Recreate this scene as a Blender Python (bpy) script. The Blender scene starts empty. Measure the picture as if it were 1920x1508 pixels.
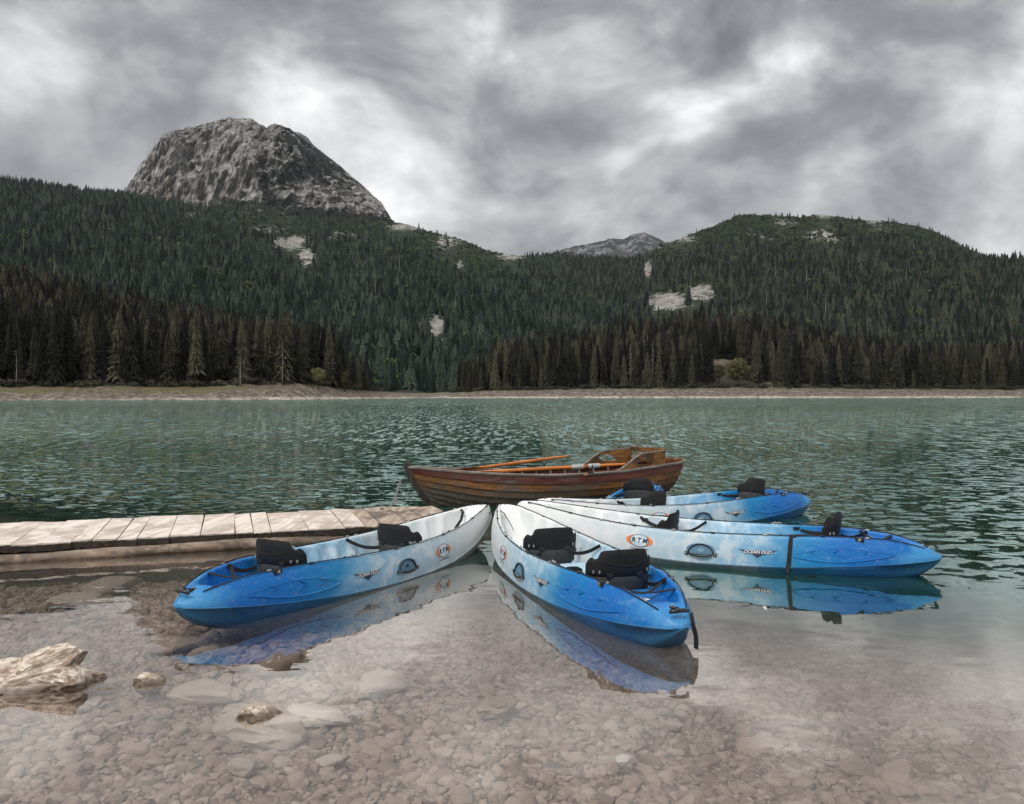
import bpy, bmesh, math, random
import numpy as np
from mathutils import Vector, Matrix, Euler, noise as mnoise

scene = bpy.context.scene
COL = scene.collection
R = math.radians
rng = np.random.default_rng(11)
random.seed(11)

# ------------------------------------------------------------------ camera
F = 1550.0            # focal length in photograph pixels (1920 wide)
CH = 1.5              # eye height over the lake
HOR = 740.0           # horizon row
cam_data = bpy.data.cameras.new("camera")
cam = bpy.data.objects.new("camera", cam_data)
COL.objects.link(cam)
cam.location = (0, 0, CH)
cam.rotation_euler = (R(90), 0, 0)
cam_data.sensor_width = 36.0
cam_data.lens = 36.0 * F / 1920.0
cam_data.shift_y = -(754.0 - HOR) / 1920.0
cam_data.clip_start = 0.05
cam_data.clip_end = 30000
scene.camera = cam
scene.view_settings.view_transform = 'Standard'
scene.view_settings.look = 'None'
scene.view_settings.exposure = 0.60
scene.view_settings.gamma = 1.0
scene.cycles.use_denoising = True
scene.cycles.use_adaptive_sampling = True
scene.cycles.adaptive_threshold = 0.03
scene.cycles.max_bounces = 6
scene.cycles.diffuse_bounces = 2
scene.cycles.glossy_bounces = 3
scene.cycles.transmission_bounces = 4
scene.cycles.transparent_max_bounces = 10
scene.cycles.volume_bounces = 3
scene.cycles.caustics_reflective = False
scene.cycles.caustics_refractive = False
scene.cycles.sample_clamp_indirect = 4.0

SUN_EL, SUN_AZ = 52.0, 215.0        # high, behind the camera on the left

# ------------------------------------------------------------------ node helpers
class NT:
    def __init__(self, tree):
        self.t = tree; self.n = tree.nodes; self.l = tree.links
    def node(self, typ, **kw):
        nd = self.n.new(typ)
        for k, v in kw.items():
            if k.startswith('i_'):
                key = k[2:]
                key = int(key) if key.isdigit() else key.replace('_', ' ')
                self.set(nd.inputs[key], v)
            else:
                setattr(nd, k, v)
        return nd
    def set(self, sock, v):
        if hasattr(v, 'is_linked') or isinstance(v, bpy.types.NodeSocket):
            self.l.new(v, sock)
        else:
            if isinstance(v, (tuple, list)) and len(v) == 3 and sock.type == 'RGBA':
                v = (*v, 1.0)
            sock.default_value = v
    def math(self, op, a, b=None, c=None, clamp=False):
        nd = self.n.new('ShaderNodeMath'); nd.operation = op; nd.use_clamp = clamp
        self.set(nd.inputs[0], a)
        if b is not None: self.set(nd.inputs[1], b)
        if c is not None: self.set(nd.inputs[2], c)
        return nd.outputs[0]
    def vmath(self, op, a, b=None):
        nd = self.n.new('ShaderNodeVectorMath'); nd.operation = op
        self.set(nd.inputs[0], a)
        if b is not None: self.set(nd.inputs[1], b)
        return nd.outputs[0]
    def mix(self, fac, a, b, mode='MIX'):
        nd = self.n.new('ShaderNodeMix'); nd.data_type = 'RGBA'; nd.blend_type = mode
        self.set(nd.inputs[0], fac); self.set(nd.inputs[6], a); self.set(nd.inputs[7], b)
        return nd.outputs[2]
    def ramp(self, fac, stops, interp='LINEAR'):
        nd = self.n.new('ShaderNodeValToRGB'); cr = nd.color_ramp; cr.interpolation = interp
        while len(cr.elements) < len(stops): cr.elements.new(0.5)
        for e, (p, c) in zip(cr.elements, stops):
            e.position = p
            e.color = (c, c, c, 1) if isinstance(c, (int, float)) else (*c, 1)
        self.l.new(fac, nd.inputs[0])
        return nd.outputs[0]
    def noise(self, vec, scale, detail=4, rough=0.55, dist=0.0, out=0):
        nd = self.n.new('ShaderNodeTexNoise')
        if vec is not None: self.l.new(vec, nd.inputs['Vector'])
        self.set(nd.inputs['Scale'], scale); nd.inputs['Detail'].default_value = detail
        nd.inputs['Roughness'].default_value = rough; nd.inputs['Distortion'].default_value = dist
        return nd.outputs[out]
    def mapping(self, vec, scale=(1, 1, 1), loc=(0, 0, 0), rot=(0, 0, 0)):
        nd = self.n.new('ShaderNodeMapping')
        self.l.new(vec, nd.inputs[0])
        nd.inputs['Scale'].default_value = scale; nd.inputs['Location'].default_value = loc
        nd.inputs['Rotation'].default_value = rot
        return nd.outputs[0]
    def smooth(self, v, lo, hi):
        nd = self.n.new('ShaderNodeMapRange'); nd.interpolation_type = 'SMOOTHSTEP'
        self.set(nd.inputs[0], v); nd.inputs[1].default_value = lo; nd.inputs[2].default_value = hi
        return nd.outputs[0]
    def bump(self, h, strength, dist=0.01, normal=None):
        nd = self.n.new('ShaderNodeBump'); self.set(nd.inputs['Strength'], strength)
        nd.inputs['Distance'].default_value = dist; self.l.new(h, nd.inputs['Height'])
        if normal is not None: self.l.new(normal, nd.inputs['Normal'])
        return nd.outputs[0]

def new_mat(name):
    m = bpy.data.materials.new(name); m.use_nodes = True
    m.node_tree.nodes.clear()
    nt = NT(m.node_tree)
    out = nt.node('ShaderNodeOutputMaterial')
    return m, nt, out

def pbsdf(nt, out, color, rough=0.6, normal=None, spec=0.5, metal=0.0, **kw):
    p = nt.node('ShaderNodeBsdfPrincipled')
    nt.set(p.inputs['Base Color'], color); nt.set(p.inputs['Roughness'], rough)
    nt.set(p.inputs['Specular IOR Level'], spec); nt.set(p.inputs['Metallic'], metal)
    if normal is not None: nt.l.new(normal, p.inputs['Normal'])
    nt.l.new(p.outputs[0], out.inputs[0])
    return p

# ------------------------------------------------------------------ world: broken grey overcast
world = bpy.data.worlds.new("World"); scene.world = world
world.use_nodes = True
world.node_tree.nodes.clear()
w = NT(world.node_tree)
wout = w.node('ShaderNodeOutputWorld')
bg = w.node('ShaderNodeBackground'); bg.inputs['Strength'].default_value = 1.0
sky = w.node('ShaderNodeTexSky'); sky.sky_type = 'NISHITA'; sky.sun_disc = False
sky.sun_elevation = R(SUN_EL); sky.sun_rotation = R(SUN_AZ)
tc = w.node('ShaderNodeTexCoord').outputs['Generated']
sep = w.node('ShaderNodeSeparateXYZ'); w.l.new(tc, sep.inputs[0])
zc = w.math('MAXIMUM', sep.outputs[2], 0.0)
P = w.mapping(tc, scale=(1.0, 1.0, 1.45), rot=(0, R(24), 0))
SKY_OFF = (3.1, 1.7, 0.0)
warp = w.noise(w.mapping(P, loc=SKY_OFF), 3.0, 1, 0.5, out=1)
Pw = w.vmath('ADD', P, w.vmath('MULTIPLY', w.vmath('SUBTRACT', warp, (0.5, 0.5, 0.5)), (0.20, 0.20, 0.20)))
Dw = w.vmath('ADD', tc, w.vmath('MULTIPLY', w.vmath('SUBTRACT', warp, (0.5, 0.5, 0.5)), (0.16, 0.16, 0.16)))
mid = w.noise(w.mapping(Pw, loc=(7.3, 2.2, 4.1)), 2.9, 7, 0.53)
fine = w.noise(w.mapping(Pw, loc=(1.3, 5.2, 1.0), scale=(1, 1, 1.3)), 12.0, 4, 0.6)
bil = w.noise(w.mapping(Pw, loc=(4.7, 8.2, 2.0)), 5.2, 4, 0.5)
dens = w.math('ADD', w.math('SUBTRACT', w.math('MULTIPLY', mid, 1.6), 0.31), w.math('ADD', w.math('MULTIPLY', fine, 0.20), w.math('MULTIPLY', w.math('ABSOLUTE', w.math('SUBTRACT', bil, 0.5)), -0.42)))
# the broad banks of thick and thin cloud seen over the lake, in the plane of the cloud deck
def blob(px, py, rx, ry, amp):
    global dens
    x, y, z = (px - 960) / F, 1.0, (HOR - py) / F
    n = math.sqrt(x * x + y * y + z * z)
    d = w.node('ShaderNodeVectorMath'); d.operation = 'LENGTH'
    w.l.new(w.vmath('MULTIPLY', w.vmath('SUBTRACT', Dw, (x / n, y / n, z / n)), (F * n / rx, F * n / rx, F * n / ry)), d.inputs[0])
    mr = w.node('ShaderNodeMapRange'); mr.interpolation_type = 'SMOOTHSTEP'
    w.l.new(d.outputs['Value'], mr.inputs[0]); mr.inputs[2].default_value = 1.6; mr.inputs[3].default_value = amp; mr.inputs[4].default_value = 0.0
    dens = w.math('ADD', dens, mr.outputs[0])
for b in [
        (1000, 130, 210, 120, .18), (820, 60, 180, 90, .10), (1250, 20, 200, 70, .12), (480, 40, 170, 110, .16), (110, 280, 220, 80, .12),
        (1800, 70, 190, 100, .18), (1560, 250, 190, 70, .07), (1780, 330, 200, 50, .04),
        (590, 210, 120, 60, -.06), (40, 110, 240, 60, -.03),
        (1080, 290, 120, 55, -.10), (1210, 220, 120, 60, -.09), (1340, 160, 120, 60, -.09), (1460, 90, 110, 70, -.11), (860, 400, 260, 55, -.05)]:
    blob(*b)
cloud = w.ramp(dens, [(0.30, (0.74, 0.74, 0.735)), (0.45, (0.48, 0.48, 0.48)), (0.55, (0.31, 0.311, 0.315)), (0.67, (0.175, 0.177, 0.183)), (0.82, (0.10, 0.102, 0.108))])
# overcast skies brighten towards the zenith
grad = w.math('ADD', 0.70, w.math('MULTIPLY', zc, 1.30))
cl = w.vmath('SCALE', cloud); cl.node.inputs['Scale'].default_value = 1.0
w.l.new(grad, cl.node.inputs['Scale'])
sk = w.vmath('SCALE', sky.outputs[0]); sk.node.inputs['Scale'].default_value = 0.006
w.l.new(w.vmath('ADD', cl, sk), bg.inputs['Color'])
w.l.new(bg.outputs[0], wout.inputs['Surface'])
world.cycles.sampling_method = 'NONE'      # soft overcast: found well enough by the surfaces' own rays

sun_data = bpy.data.lights.new("sun", 'SUN')
sun = bpy.data.objects.new("sun", sun_data); COL.objects.link(sun)
sun_data.energy = 1.5; sun_data.angle = R(25); sun_data.color = (1.0, 0.96, 0.9)
_d = Vector((math.sin(R(SUN_AZ)) * math.cos(R(SUN_EL)), math.cos(R(SUN_AZ)) * math.cos(R(SUN_EL)), math.sin(R(SUN_EL))))
sun.rotation_euler = (-_d).to_track_quat('-Z', 'Y').to_euler()

# ------------------------------------------------------------------ scene helpers
def at(px, py, z=None, Y=None):
    """World point seen at a photograph pixel, at height z or depth Y."""
    if Y is None: Y = F * (CH - z) / (py - HOR)
    return Vector(((px - 960) / F * Y, Y, CH - (py - HOR) / F * Y))

def tag(o, label=None, cat=None, group=None, kind=None):
    if label: o["label"] = label
    if cat: o["category"] = cat
    if group: o["group"] = group
    if kind: o["kind"] = kind
    return o

def link(o, parent=None):
    COL.objects.link(o)
    if parent is not None: o.parent = parent
    return o

def empty(name, loc=(0, 0, 0)):
    o = bpy.data.objects.new(name, None); o.location = loc; o.empty_display_size = 0.2
    return link(o)

def mesh_np(name, V, Fc, mat=None, smooth=True, parent=None, attrs=None):
    V = np.asarray(V, dtype=np.float32); Fc = np.asarray(Fc, dtype=np.int32)
    me = bpy.data.meshes.new(name)
    me.vertices.add(len(V)); me.vertices.foreach_set('co', V.ravel())
    k = Fc.shape[1]
    me.loops.add(Fc.size); me.loops.foreach_set('vertex_index', Fc.ravel())
    me.polygons.add(len(Fc)); me.polygons.foreach_set('loop_start', np.arange(0, Fc.size, k, dtype=np.int32))
    me.update(calc_edges=True); me.validate()
    me.polygons.foreach_set('use_smooth', np.full(len(me.polygons), smooth))
    for an, av in (attrs or {}).items():
        at_ = me.attributes.new(an, 'FLOAT', 'POINT'); at_.data.foreach_set('value', np.asarray(av, dtype=np.float32).ravel())
    if mat: me.materials.append(mat)
    o = bpy.data.objects.new(name, me)
    return link(o, parent)

class MB:
    """Collects polygons; build() links them as one mesh object."""
    def __init__(self): self.v = []; self.f = []
    def add(self, vs, fs):
        b = len(self.v); self.v += [tuple(x) for x in vs]; self.f += [tuple(i + b for i in q) for q in fs]; return self
    def box(self, c, s, M=None):
        x, y, z = (k / 2 for k in s)
        vs = [Vector((sx * x, sy * y, sz * z)) for sx in (-1, 1) for sy in (-1, 1) for sz in (-1, 1)]
        if M is not None: vs = [M @ p for p in vs]
        vs = [p + Vector(c) for p in vs]
        return self.add(vs, [(0, 1, 3, 2), (4, 6, 7, 5), (0, 4, 5, 1), (2, 3, 7, 6), (0, 2, 6, 4), (1, 5, 7, 3)])
    def loft(self, rings, closed=True, cap=True):
        n = len(rings[0]); b = len(self.v)
        for r in rings: self.v += [tuple(p) for p in r]
        for i in range(len(rings) - 1):
            for j in range(n if closed else n - 1):
                a = b + i * n + j; c = b + i * n + (j + 1) % n
                self.f.append((a, c, c + n, a + n))
        if cap and closed:
            self.f.append(tuple(b + j for j in reversed(range(n))))
            self.f.append(tuple(b + (len(rings) - 1) * n + j for j in range(n)))
        return self
    def tube(self, pts, r, n=8, closed=False):
        pts = [Vector(p) for p in pts]; m = len(pts)
        rr = r if isinstance(r, (list, tuple)) else [r] * m
        rings = []; up = None
        for i, p in enumerate(pts):
            if closed: d = pts[(i + 1) % m] - pts[i - 1]
            else: d = pts[min(i + 1, m - 1)] - pts[max(i - 1, 0)]
            d.normalize()
            if up is None: up = Vector((0, 0, 1)) if abs(d.z) < .9 else Vector((1, 0, 0))
            s = d.cross(up); s.normalize(); up = s.cross(d); up.normalize()
            rings.append([p + (s * math.cos(a) + up * math.sin(a)) * rr[i] for a in (2 * math.pi * k / n for k in range(n))])
        if closed: rings.append(rings[0])
        return self.loft(rings, True, not closed)
    def ribbon(self, pts, wdir, width, th):
        """A strap: a flat bar of given width along wdir."""
        pts = [Vector(p) for p in pts]; rings = []
        for i, p in enumerate(pts):
            d = (pts[min(i + 1, len(pts) - 1)] - pts[max(i - 1, 0)]).normalized()
            wd = Vector(wdir[i] if isinstance(wdir, list) else wdir); wd = (wd - d * wd.dot(d)).normalized()
            nn = d.cross(wd)
            a = wd * width / 2; b = nn * th / 2
            rings.append([p - a - b, p + a - b, p + a + b, p - a + b])
        return self.loft(rings)
    def build(self, name, mat, parent=None, smooth=False, bevel=0.0, M=None):
        me = bpy.data.meshes.new(name)
        vs = self.v if M is None else [tuple(M @ Vector(p)) for p in self.v]
        me.from_pydata(vs, [], self.f); me.update()
        bm = bmesh.new(); bm.from_mesh(me)
        bmesh.ops.recalc_face_normals(bm, faces=bm.faces)
        if bevel > 0:
            es = [e for e in bm.edges if len(e.link_faces) == 2 and e.calc_face_angle(0) > 0.6]
            bmesh.ops.bevel(bm, geom=es, offset=bevel, segments=2, affect='EDGES', profile=0.6)
        bm.to_mesh(me); bm.free()
        if smooth:
            me.polygons.foreach_set('use_smooth', np.full(len(me.polygons), True))
            if smooth != 'all':
                me.set_sharp_from_angle(angle=R(40))
        if mat: me.materials.append(mat)
        return link(bpy.data.objects.new(name, me), parent)

def copy_tree(o, parent=None):
    c = o.copy(); COL.objects.link(c); c.parent = parent
    c.matrix_parent_inverse = o.matrix_parent_inverse.copy()
    for ch in list(o.children): copy_tree(ch, c)
    return c

# numpy gradient noise
_perm = np.random.default_rng(5).permutation(512)
_ang = np.random.default_rng(6).uniform(0, 2 * np.pi, 512)
def gnoise(x, y, seed=0):
    x = np.asarray(x, float) + seed * 17.31; y = np.asarray(y, float) + seed * 9.77
    xi = np.floor(x).astype(int); yi = np.floor(y).astype(int); xf = x - xi; yf = y - yi
    def g(ix, iy, dx, dy):
        h = _ang[_perm[(_perm[ix & 511] + iy) & 511]]
        return np.cos(h) * dx + np.sin(h) * dy
    u = xf ** 3 * (xf * (xf * 6 - 15) + 10); v = yf ** 3 * (yf * (yf * 6 - 15) + 10)
    a = g(xi, yi, xf, yf); b = g(xi + 1, yi, xf - 1, yf); c = g(xi, yi + 1, xf, yf - 1); d = g(xi + 1, yi + 1, xf - 1, yf - 1)
    return 1.5 * ((a * (1 - u) + b * u) * (1 - v) + (c * (1 - u) + d * u) * v)
def fbm(x, y, oct=4, seed=0, gain=.5, ridged=False):
    s = 0; a = 1; t = 0
    for o in range(oct):
        n = gnoise(x * 2 ** o, y * 2 ** o, seed + o * 3)
        s = s + a * ((1 - 2 * np.abs(n)) if ridged else n); t += a; a *= gain
    return s / t
def sstep(x, lo, hi):
    t = np.clip((x - lo) / (hi - lo), 0, 1); return t * t * (3 - 2 * t)
def grid_faces(nr, nc):
    i = np.arange((nr - 1) * (nc - 1)); r = i // (nc - 1); c = i % (nc - 1); a = r * nc + c
    return np.stack([a, a + 1, a + nc + 1, a + nc], 1)

# ================================================================== THE SETTING
def obj_random(nt):
    return nt.node('ShaderNodeObjectInfo').outputs['Random']

# ---- materials of the terrain
def mat_ground():
    m, nt, out = new_mat("bank_soil")
    pos = nt.node('ShaderNodeNewGeometry').outputs['Position']
    bank = nt.node('ShaderNodeAttribute', attribute_name='bank').outputs['Fac']
    n1 = nt.noise(pos, 0.22, 6, 0.65); n2 = nt.noise(pos, 0.55, 7, 0.75)
    strat = nt.noise(nt.mapping(pos, scale=(.03, .03, 2.2)), 1.0, 3, 0.6)
    sand = nt.ramp(n2, [(0.38, (0.045, 0.036, 0.028)), (0.5, (0.14, 0.112, 0.09)), (0.62, (0.32, 0.27, 0.228))])
    sand = nt.mix(nt.math('MULTIPLY', nt.smooth(strat, .45, .6), .5), sand, (0.10, 0.075, 0.058))
    grass = nt.ramp(n1, [(0.35, (0.075, 0.062, 0.032)), (0.6, (0.125, 0.112, 0.055))])
    soil = nt.ramp(n1, [(0.3, (0.016, 0.014, 0.010)), (0.7, (0.035, 0.032, 0.02))])
    gm = nt.math('MULTIPLY', nt.smooth(n1, .36, .50), nt.node('ShaderNodeAttribute', attribute_name='grass').outputs['Fac'])
    c = nt.mix(gm, sand, grass)
    pale = nt.node('ShaderNodeAttribute', attribute_name='pale').outputs['Fac']
    c = nt.mix(nt.math('MULTIPLY', pale, nt.smooth(n2, .38, .52)), c, (0.50, 0.44, 0.385)); c = nt.mix(bank, soil, c)
    pbsdf(nt, out, c, 0.95, nt.bump(n2, 0.8, 0.5), spec=.2)
    return m
def mat_forest_floor():
    m, nt, out = new_mat("forest_floor")
    pos = nt.node('ShaderNodeNewGeometry').outputs['Position']
    rock = nt.node('ShaderNodeAttribute', attribute_name='rock').outputs['Fac']
    n1 = nt.noise(pos, 0.02, 6, 0.65); n2 = nt.noise(nt.mapping(pos, scale=(1, .5, 1)), 0.13, 7, 0.76, .6)
    soil = nt.ramp(n1, [(0.3, (0.012, 0.018, 0.012)), (0.55, (0.022, 0.034, 0.018)), (0.75, (0.045, 0.055, 0.028))])
    stone = nt.ramp(n2, [(0.36, (0.07, 0.065, 0.055)), (0.5, (0.24, 0.225, 0.205)), (0.68, (0.48, 0.455, 0.43))])
    rk = nt.smooth(nt.math('ADD', rock, nt.math('MULTIPLY', nt.math('SUBTRACT', n2, .5), 2.4)), .42, .54)
    c = nt.mix(rk, soil, stone)
    pbsdf(nt, out, c, 0.95, nt.bump(n2, 1.0, 3.0), spec=.15)
    return m
def mat_peak(name, lo, mid, hi, vegc, s=1.0):
    m, nt, out = new_mat(name)
    pos = nt.node('ShaderNodeNewGeometry').outputs['Position']
    veg = nt.node('ShaderNodeAttribute', attribute_name='veg').outputs['Fac']
    n1 = nt.noise(pos, 0.012 * s, 8, 0.68, 0.6); n2 = nt.noise(nt.mapping(pos, scale=(1, 1, .9), rot=(0, R(28), 0)), 0.04 * s, 9, 0.74, .8)
    n3 = nt.noise(nt.mapping(pos, scale=(.55, 1, 1.5), rot=(0, R(-32), 0)), 0.022 * s, 8, 0.72, 0.5)
    st = nt.ramp(n2, [(0.36, lo), (0.49, mid), (0.62, hi)])
    st = nt.mix(nt.math('MULTIPLY', nt.smooth(n1, .5, .68), .6), st, (0.155, 0.115, 0.082))
    vo = nt.node('ShaderNodeTexVoronoi'); vo.feature = 'DISTANCE_TO_EDGE'; vo.inputs['Scale'].default_value = .03 * s
    nt.l.new(nt.vmath('ADD', nt.mapping(pos, scale=(1, .4, .7), rot=(0, R(22), 0)), nt.vmath('SCALE', nt.noise(pos, .03 * s, 4, .65, out=1))), vo.inputs['Vector'])
    vo.inputs['Vector'].links[0].from_node.inputs[1].links[0].from_node.inputs['Scale'].default_value = 26
    st = nt.mix(nt.math('MULTIPLY', nt.math('SUBTRACT', 1.0, nt.smooth(vo.outputs['Distance'], .0, .10)), .55), st, (0.045, 0.042, 0.04))
    vg = nt.smooth(nt.math('ADD', veg, nt.math('MULTIPLY', nt.math('SUBTRACT', n3, .5), 2.6)), .47, .58)
    c = nt.mix(vg, st, vegc)
    pbsdf(nt, out, c, 0.95, nt.bump(n2, 1.0, 14.0 / s), spec=.15)
    return m
M_bank = mat_ground(); M_floor = mat_forest_floor()
M_peak = mat_peak("limestone", (0.12, 0.114, 0.109), (0.28, 0.268, 0.258), (0.50, 0.482, 0.465), (0.018, 0.023, 0.020))
M_far = mat_peak("far_limestone", (0.06, 0.06, 0.065), (0.14, 0.14, 0.145), (0.38, 0.38, 0.39), (0.025, 0.03, 0.031), .6)

# ---- profiles of the far side of the lake, by photograph column
def tab(px, pts):
    a = np.array(pts, float); return np.interp(px, a[:, 0], a[:, 1])
def shoreY(px):
    return tab(px, [(-600, 190), (0, 205), (200, 212), (400, 228), (560, 250), (660, 285), (740, 330), (830, 360), (880, 352), (1000, 350), (1200, 352), (1450, 356), (1700, 372), (1920, 380), (2500, 380)]) + 2.0 * gnoise(np.asarray(px) / 23., 0.3, 2) + 5 * gnoise(np.asarray(px) / 110., 0.3, 4)
def nearhill(px):
    Ys = shoreY(px)
    wb = tab(px, [(-600, 30), (0, 30), (400, 26), (650, 24), (760, 40), (830, 60), (900, 40), (1200, 26), (1920, 26), (2500, 26)])
    zb = tab(px, [(-600, 4.2), (0, 4.0), (400, 4.2), (500, 5.6), (580, 5.4), (650, 3.6), (760, 2.4), (830, 2.2), (900, 3.4), (1100, 4.4), (1450, 5.2), (1600, 4.6), (1920, 4.4), (2500, 4.4)])
    Yc = tab(px, [(-600, 440), (0, 420), (300, 380), (560, 340), (700, 345), (800, 405), (880, 420), (1000, 480), (1200, 520), (1500, 520), (1700, 500), (1920, 520), (2500, 540)])
    zc = tab(px, [(-600, 70), (0, 49), (150, 37), (300, 25), (420, 15), (560, 7), (650, 4.5), (720, 3.2), (800, 2.6), (860, 3.0), (910, 6), (1000, 14), (1100, 20), (1200, 29), (1300, 34), (1400, 34), (1500, 27), (1600, 18), (1700, 12), (1800, 12), (1920, 16), (2500, 40)])
    return Ys, Ys + wb, zb, Yc, zc
def near_h(px, Y):
    Ys, Yb, zb, Yc, zc = nearhill(px); X = (px - 960) / F * Y
    t1 = (Y - Ys) / (Yb - Ys); t2 = np.clip((Y - Yb) / (Yc - Yb), 0, 1)
    h = np.where(t1 < 0, t1 * 2.5, zb * np.clip(t1, 0, 1) ** .8)
    h = h + (zc - zb) * (t2 ** 1.15)
    h = h - np.maximum(Y - Yc, 0) * .12
    am = np.clip(t1, 0, 1) * (1 - np.clip(t1, 0, 1)) * 4
    h = h + am * 1.1 * fbm(X / 9, Y / 6, 5, 3) + np.clip(t1, .0, 1) * .35 * fbm(X / 2.5, Y / 2.5, 3, 8) + t2 * 2.0 * fbm(X / 30, Y / 30, 3, 5)
    return h
def near_mesh():
    px = np.arange(-1000, 2900, 5.0); nr = 70
    s = np.linspace(0, 1, nr)
    Ys, Yb, zb, Yc, zc = nearhill(px)
    Y = np.empty((nr, len(px)))
    for i, k in enumerate(s):
        Y[i] = np.where(k < .45, Ys - 6 + (Yb - Ys + 6) * (k / .45), Yb + (Yc + 60 - Yb) * ((k - .45) / .55))
    PX = np.broadcast_to(px, Y.shape); H = near_h(PX, Y); X = (PX - 960) / F * Y
    t1 = (Y - Ys) / (Yb - Ys)
    bank = 1 - sstep(t1 + .12 * fbm(X / 6, Y / 4, 3, 9), .86, 1.02)
    clear = np.exp(-((PX - 1365) / 42) ** 2 - ((Y - 455) / 14) ** 2) + np.exp(-((PX - 1470) / 40) ** 2 - ((Y - 392) / 14) ** 2)
    bank = np.maximum(bank, np.clip(clear * 1.6 + .4 * fbm(X / 5, Y / 5, 3, 4), 0, 1))
    grass = sstep(t1, .25, .5) * (1 - sstep(PX, 300, 560)) + .45 * sstep(t1, .45, .7)
    o = mesh_np("far_shore", np.stack([X, Y, H], -1).reshape(-1, 3), grid_faces(nr, len(px)), M_bank, True,
                attrs={'bank': bank, 'grass': np.clip(grass, 0, 1), 'pale': np.exp(-((t1 - .03) / .07) ** 2) * (.35 + .65 * sstep(PX, 150, 450)) * np.clip(.8 + 1.2 * fbm(PX / 60., 0 * PX, 3, 5), 0, 1)})
    return tag(o, kind='structure')
far_shore = near_mesh()

TREE3 = 13.0
def midslope(px):
    Yc = tab(px, [(-900, 1350), (0, 1350), (300, 1550), (560, 1700), (800, 1600), (940, 1500), (1100, 1600), (1300, 1650), (1700, 1600), (1830, 1500), (1870, 1100), (1920, 1000), (2700, 950)])
    py = tab(px, [(-900, 270), (-200, 305), (0, 322), (60, 330), (160, 345), (240, 352), (300, 362), (350, 380), (400, 386), (440, 372), (500, 378), (540, 402), (600, 405), (730, 412), (765, 417), (800, 430), (860, 444), (900, 455), (940, 463), (1000, 467), (1050, 466), (1110, 474), (1190, 474), (1230, 461), (1290, 438), (1340, 420), (1390, 399), (1450, 401), (1500, 404), (1540, 398), (1600, 408), (1660, 411), (1700, 417), (1760, 432), (1820, 458), (1850, 470), (1880, 468), (1920, 464), (2000, 452), (2700, 400)])
    bare = sstep(px, 300, 340) * (1 - sstep(px, 860, 930)) + sstep(px, 1180, 1240) * (1 - sstep(px, 1740, 1800))
    th = TREE3 * (1 - bare) + 4 * bare
    zc = CH + (HOR - py) / F * Yc - th
    Y0 = tab(px, [(-900, 400), (0, 390), (500, 330), (800, 400), (1000, 460), (1920, 480), (2700, 480)])
    return Y0, Yc, zc
def mid_h(px, Y):
    Y0, Yc, zc = midslope(px); X = (px - 960) / F * Y
    t = np.clip((Y - Y0) / (Yc - Y0), 0, 1)
    pw = tab(px, [(-900, 1.0), (0, 1.0), (700, 1.25), (950, 1.2), (1400, 1.15), (1920, 1.0), (2700, 1.)])
    h = 1.0 + (zc - 1.0) * t ** pw
    am = np.sin(np.pi * t) ** .8
    h = h + am * (26 * fbm(X / 190, Y / 260, 4, 21) + 9 * fbm(X / 60, Y / 90, 3, 33))
    h = h - np.maximum(Y - Yc, 0) * .25
    return h
# pale outcrops on the slopes: column, row, half sizes, strength
ROCKS = [(545, 455, 40, 16, .75), (575, 480, 18, 22, .7), (500, 432, 45, 12, .5), (820, 612, 18, 27, .75), (1215, 505, 9, 16, .8), (1255, 565, 45, 20, .85),
         (1315, 548, 32, 18, .8), (960, 481, 34, 7, .7), (840, 455, 36, 16, .55), (760, 425, 45, 9, .65), (640, 442, 40, 10, .45), (860, 497, 10, 8, .6),
         (1280, 448, 45, 9, .55), (1215, 462, 30, 8, .6), (1470, 418, 40, 10, .45), (1545, 402, 26, 8, .7), (1540, 440, 36, 14, .55), (1640, 415, 22, 7, .6), (1560, 450, 28, 8, .5),
         (1420, 440, 60, 20, .32), (1660, 430, 60, 18, .3), (930, 470, 70, 12, .3), (1000, 575, 20, 12, .45), (1120, 545, 14, 10, .4), (540, 400, 30, 5, .6), (470, 400, 60, 16, .35), (360, 395, 50, 14, .4)]
def rockmask(px, py):
    m = np.zeros(np.shape(px))
    for a, b, rx, ry, s in ROCKS:
        m = np.maximum(m, s * np.exp(-(((px - a) / rx) ** 2 + ((py - b) / ry) ** 2) ** 1.2))
    return m
def mid_mesh():
    px = np.arange(-1050, 2950, 5.0); nr = 170
    Y0, Yc, zc = midslope(px)
    s = np.concatenate([np.linspace(0, 1, nr - 12), 1 + np.linspace(.01, .3, 12)])
    Y = Y0 + (Yc - Y0) * s[:, None]; PX = np.broadcast_to(px, Y.shape)
    H = mid_h(PX, Y); X = (PX - 960) / F * Y; PY = HOR - (H - CH) / Y * F
    o = mesh_np("forested_hills", np.stack([X, Y, H], -1).reshape(-1, 3), grid_faces(nr, len(px)), M_floor, True, attrs={'rock': rockmask(PX, PY)})
    return tag(o, kind='structure')
mid_mesh()

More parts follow.
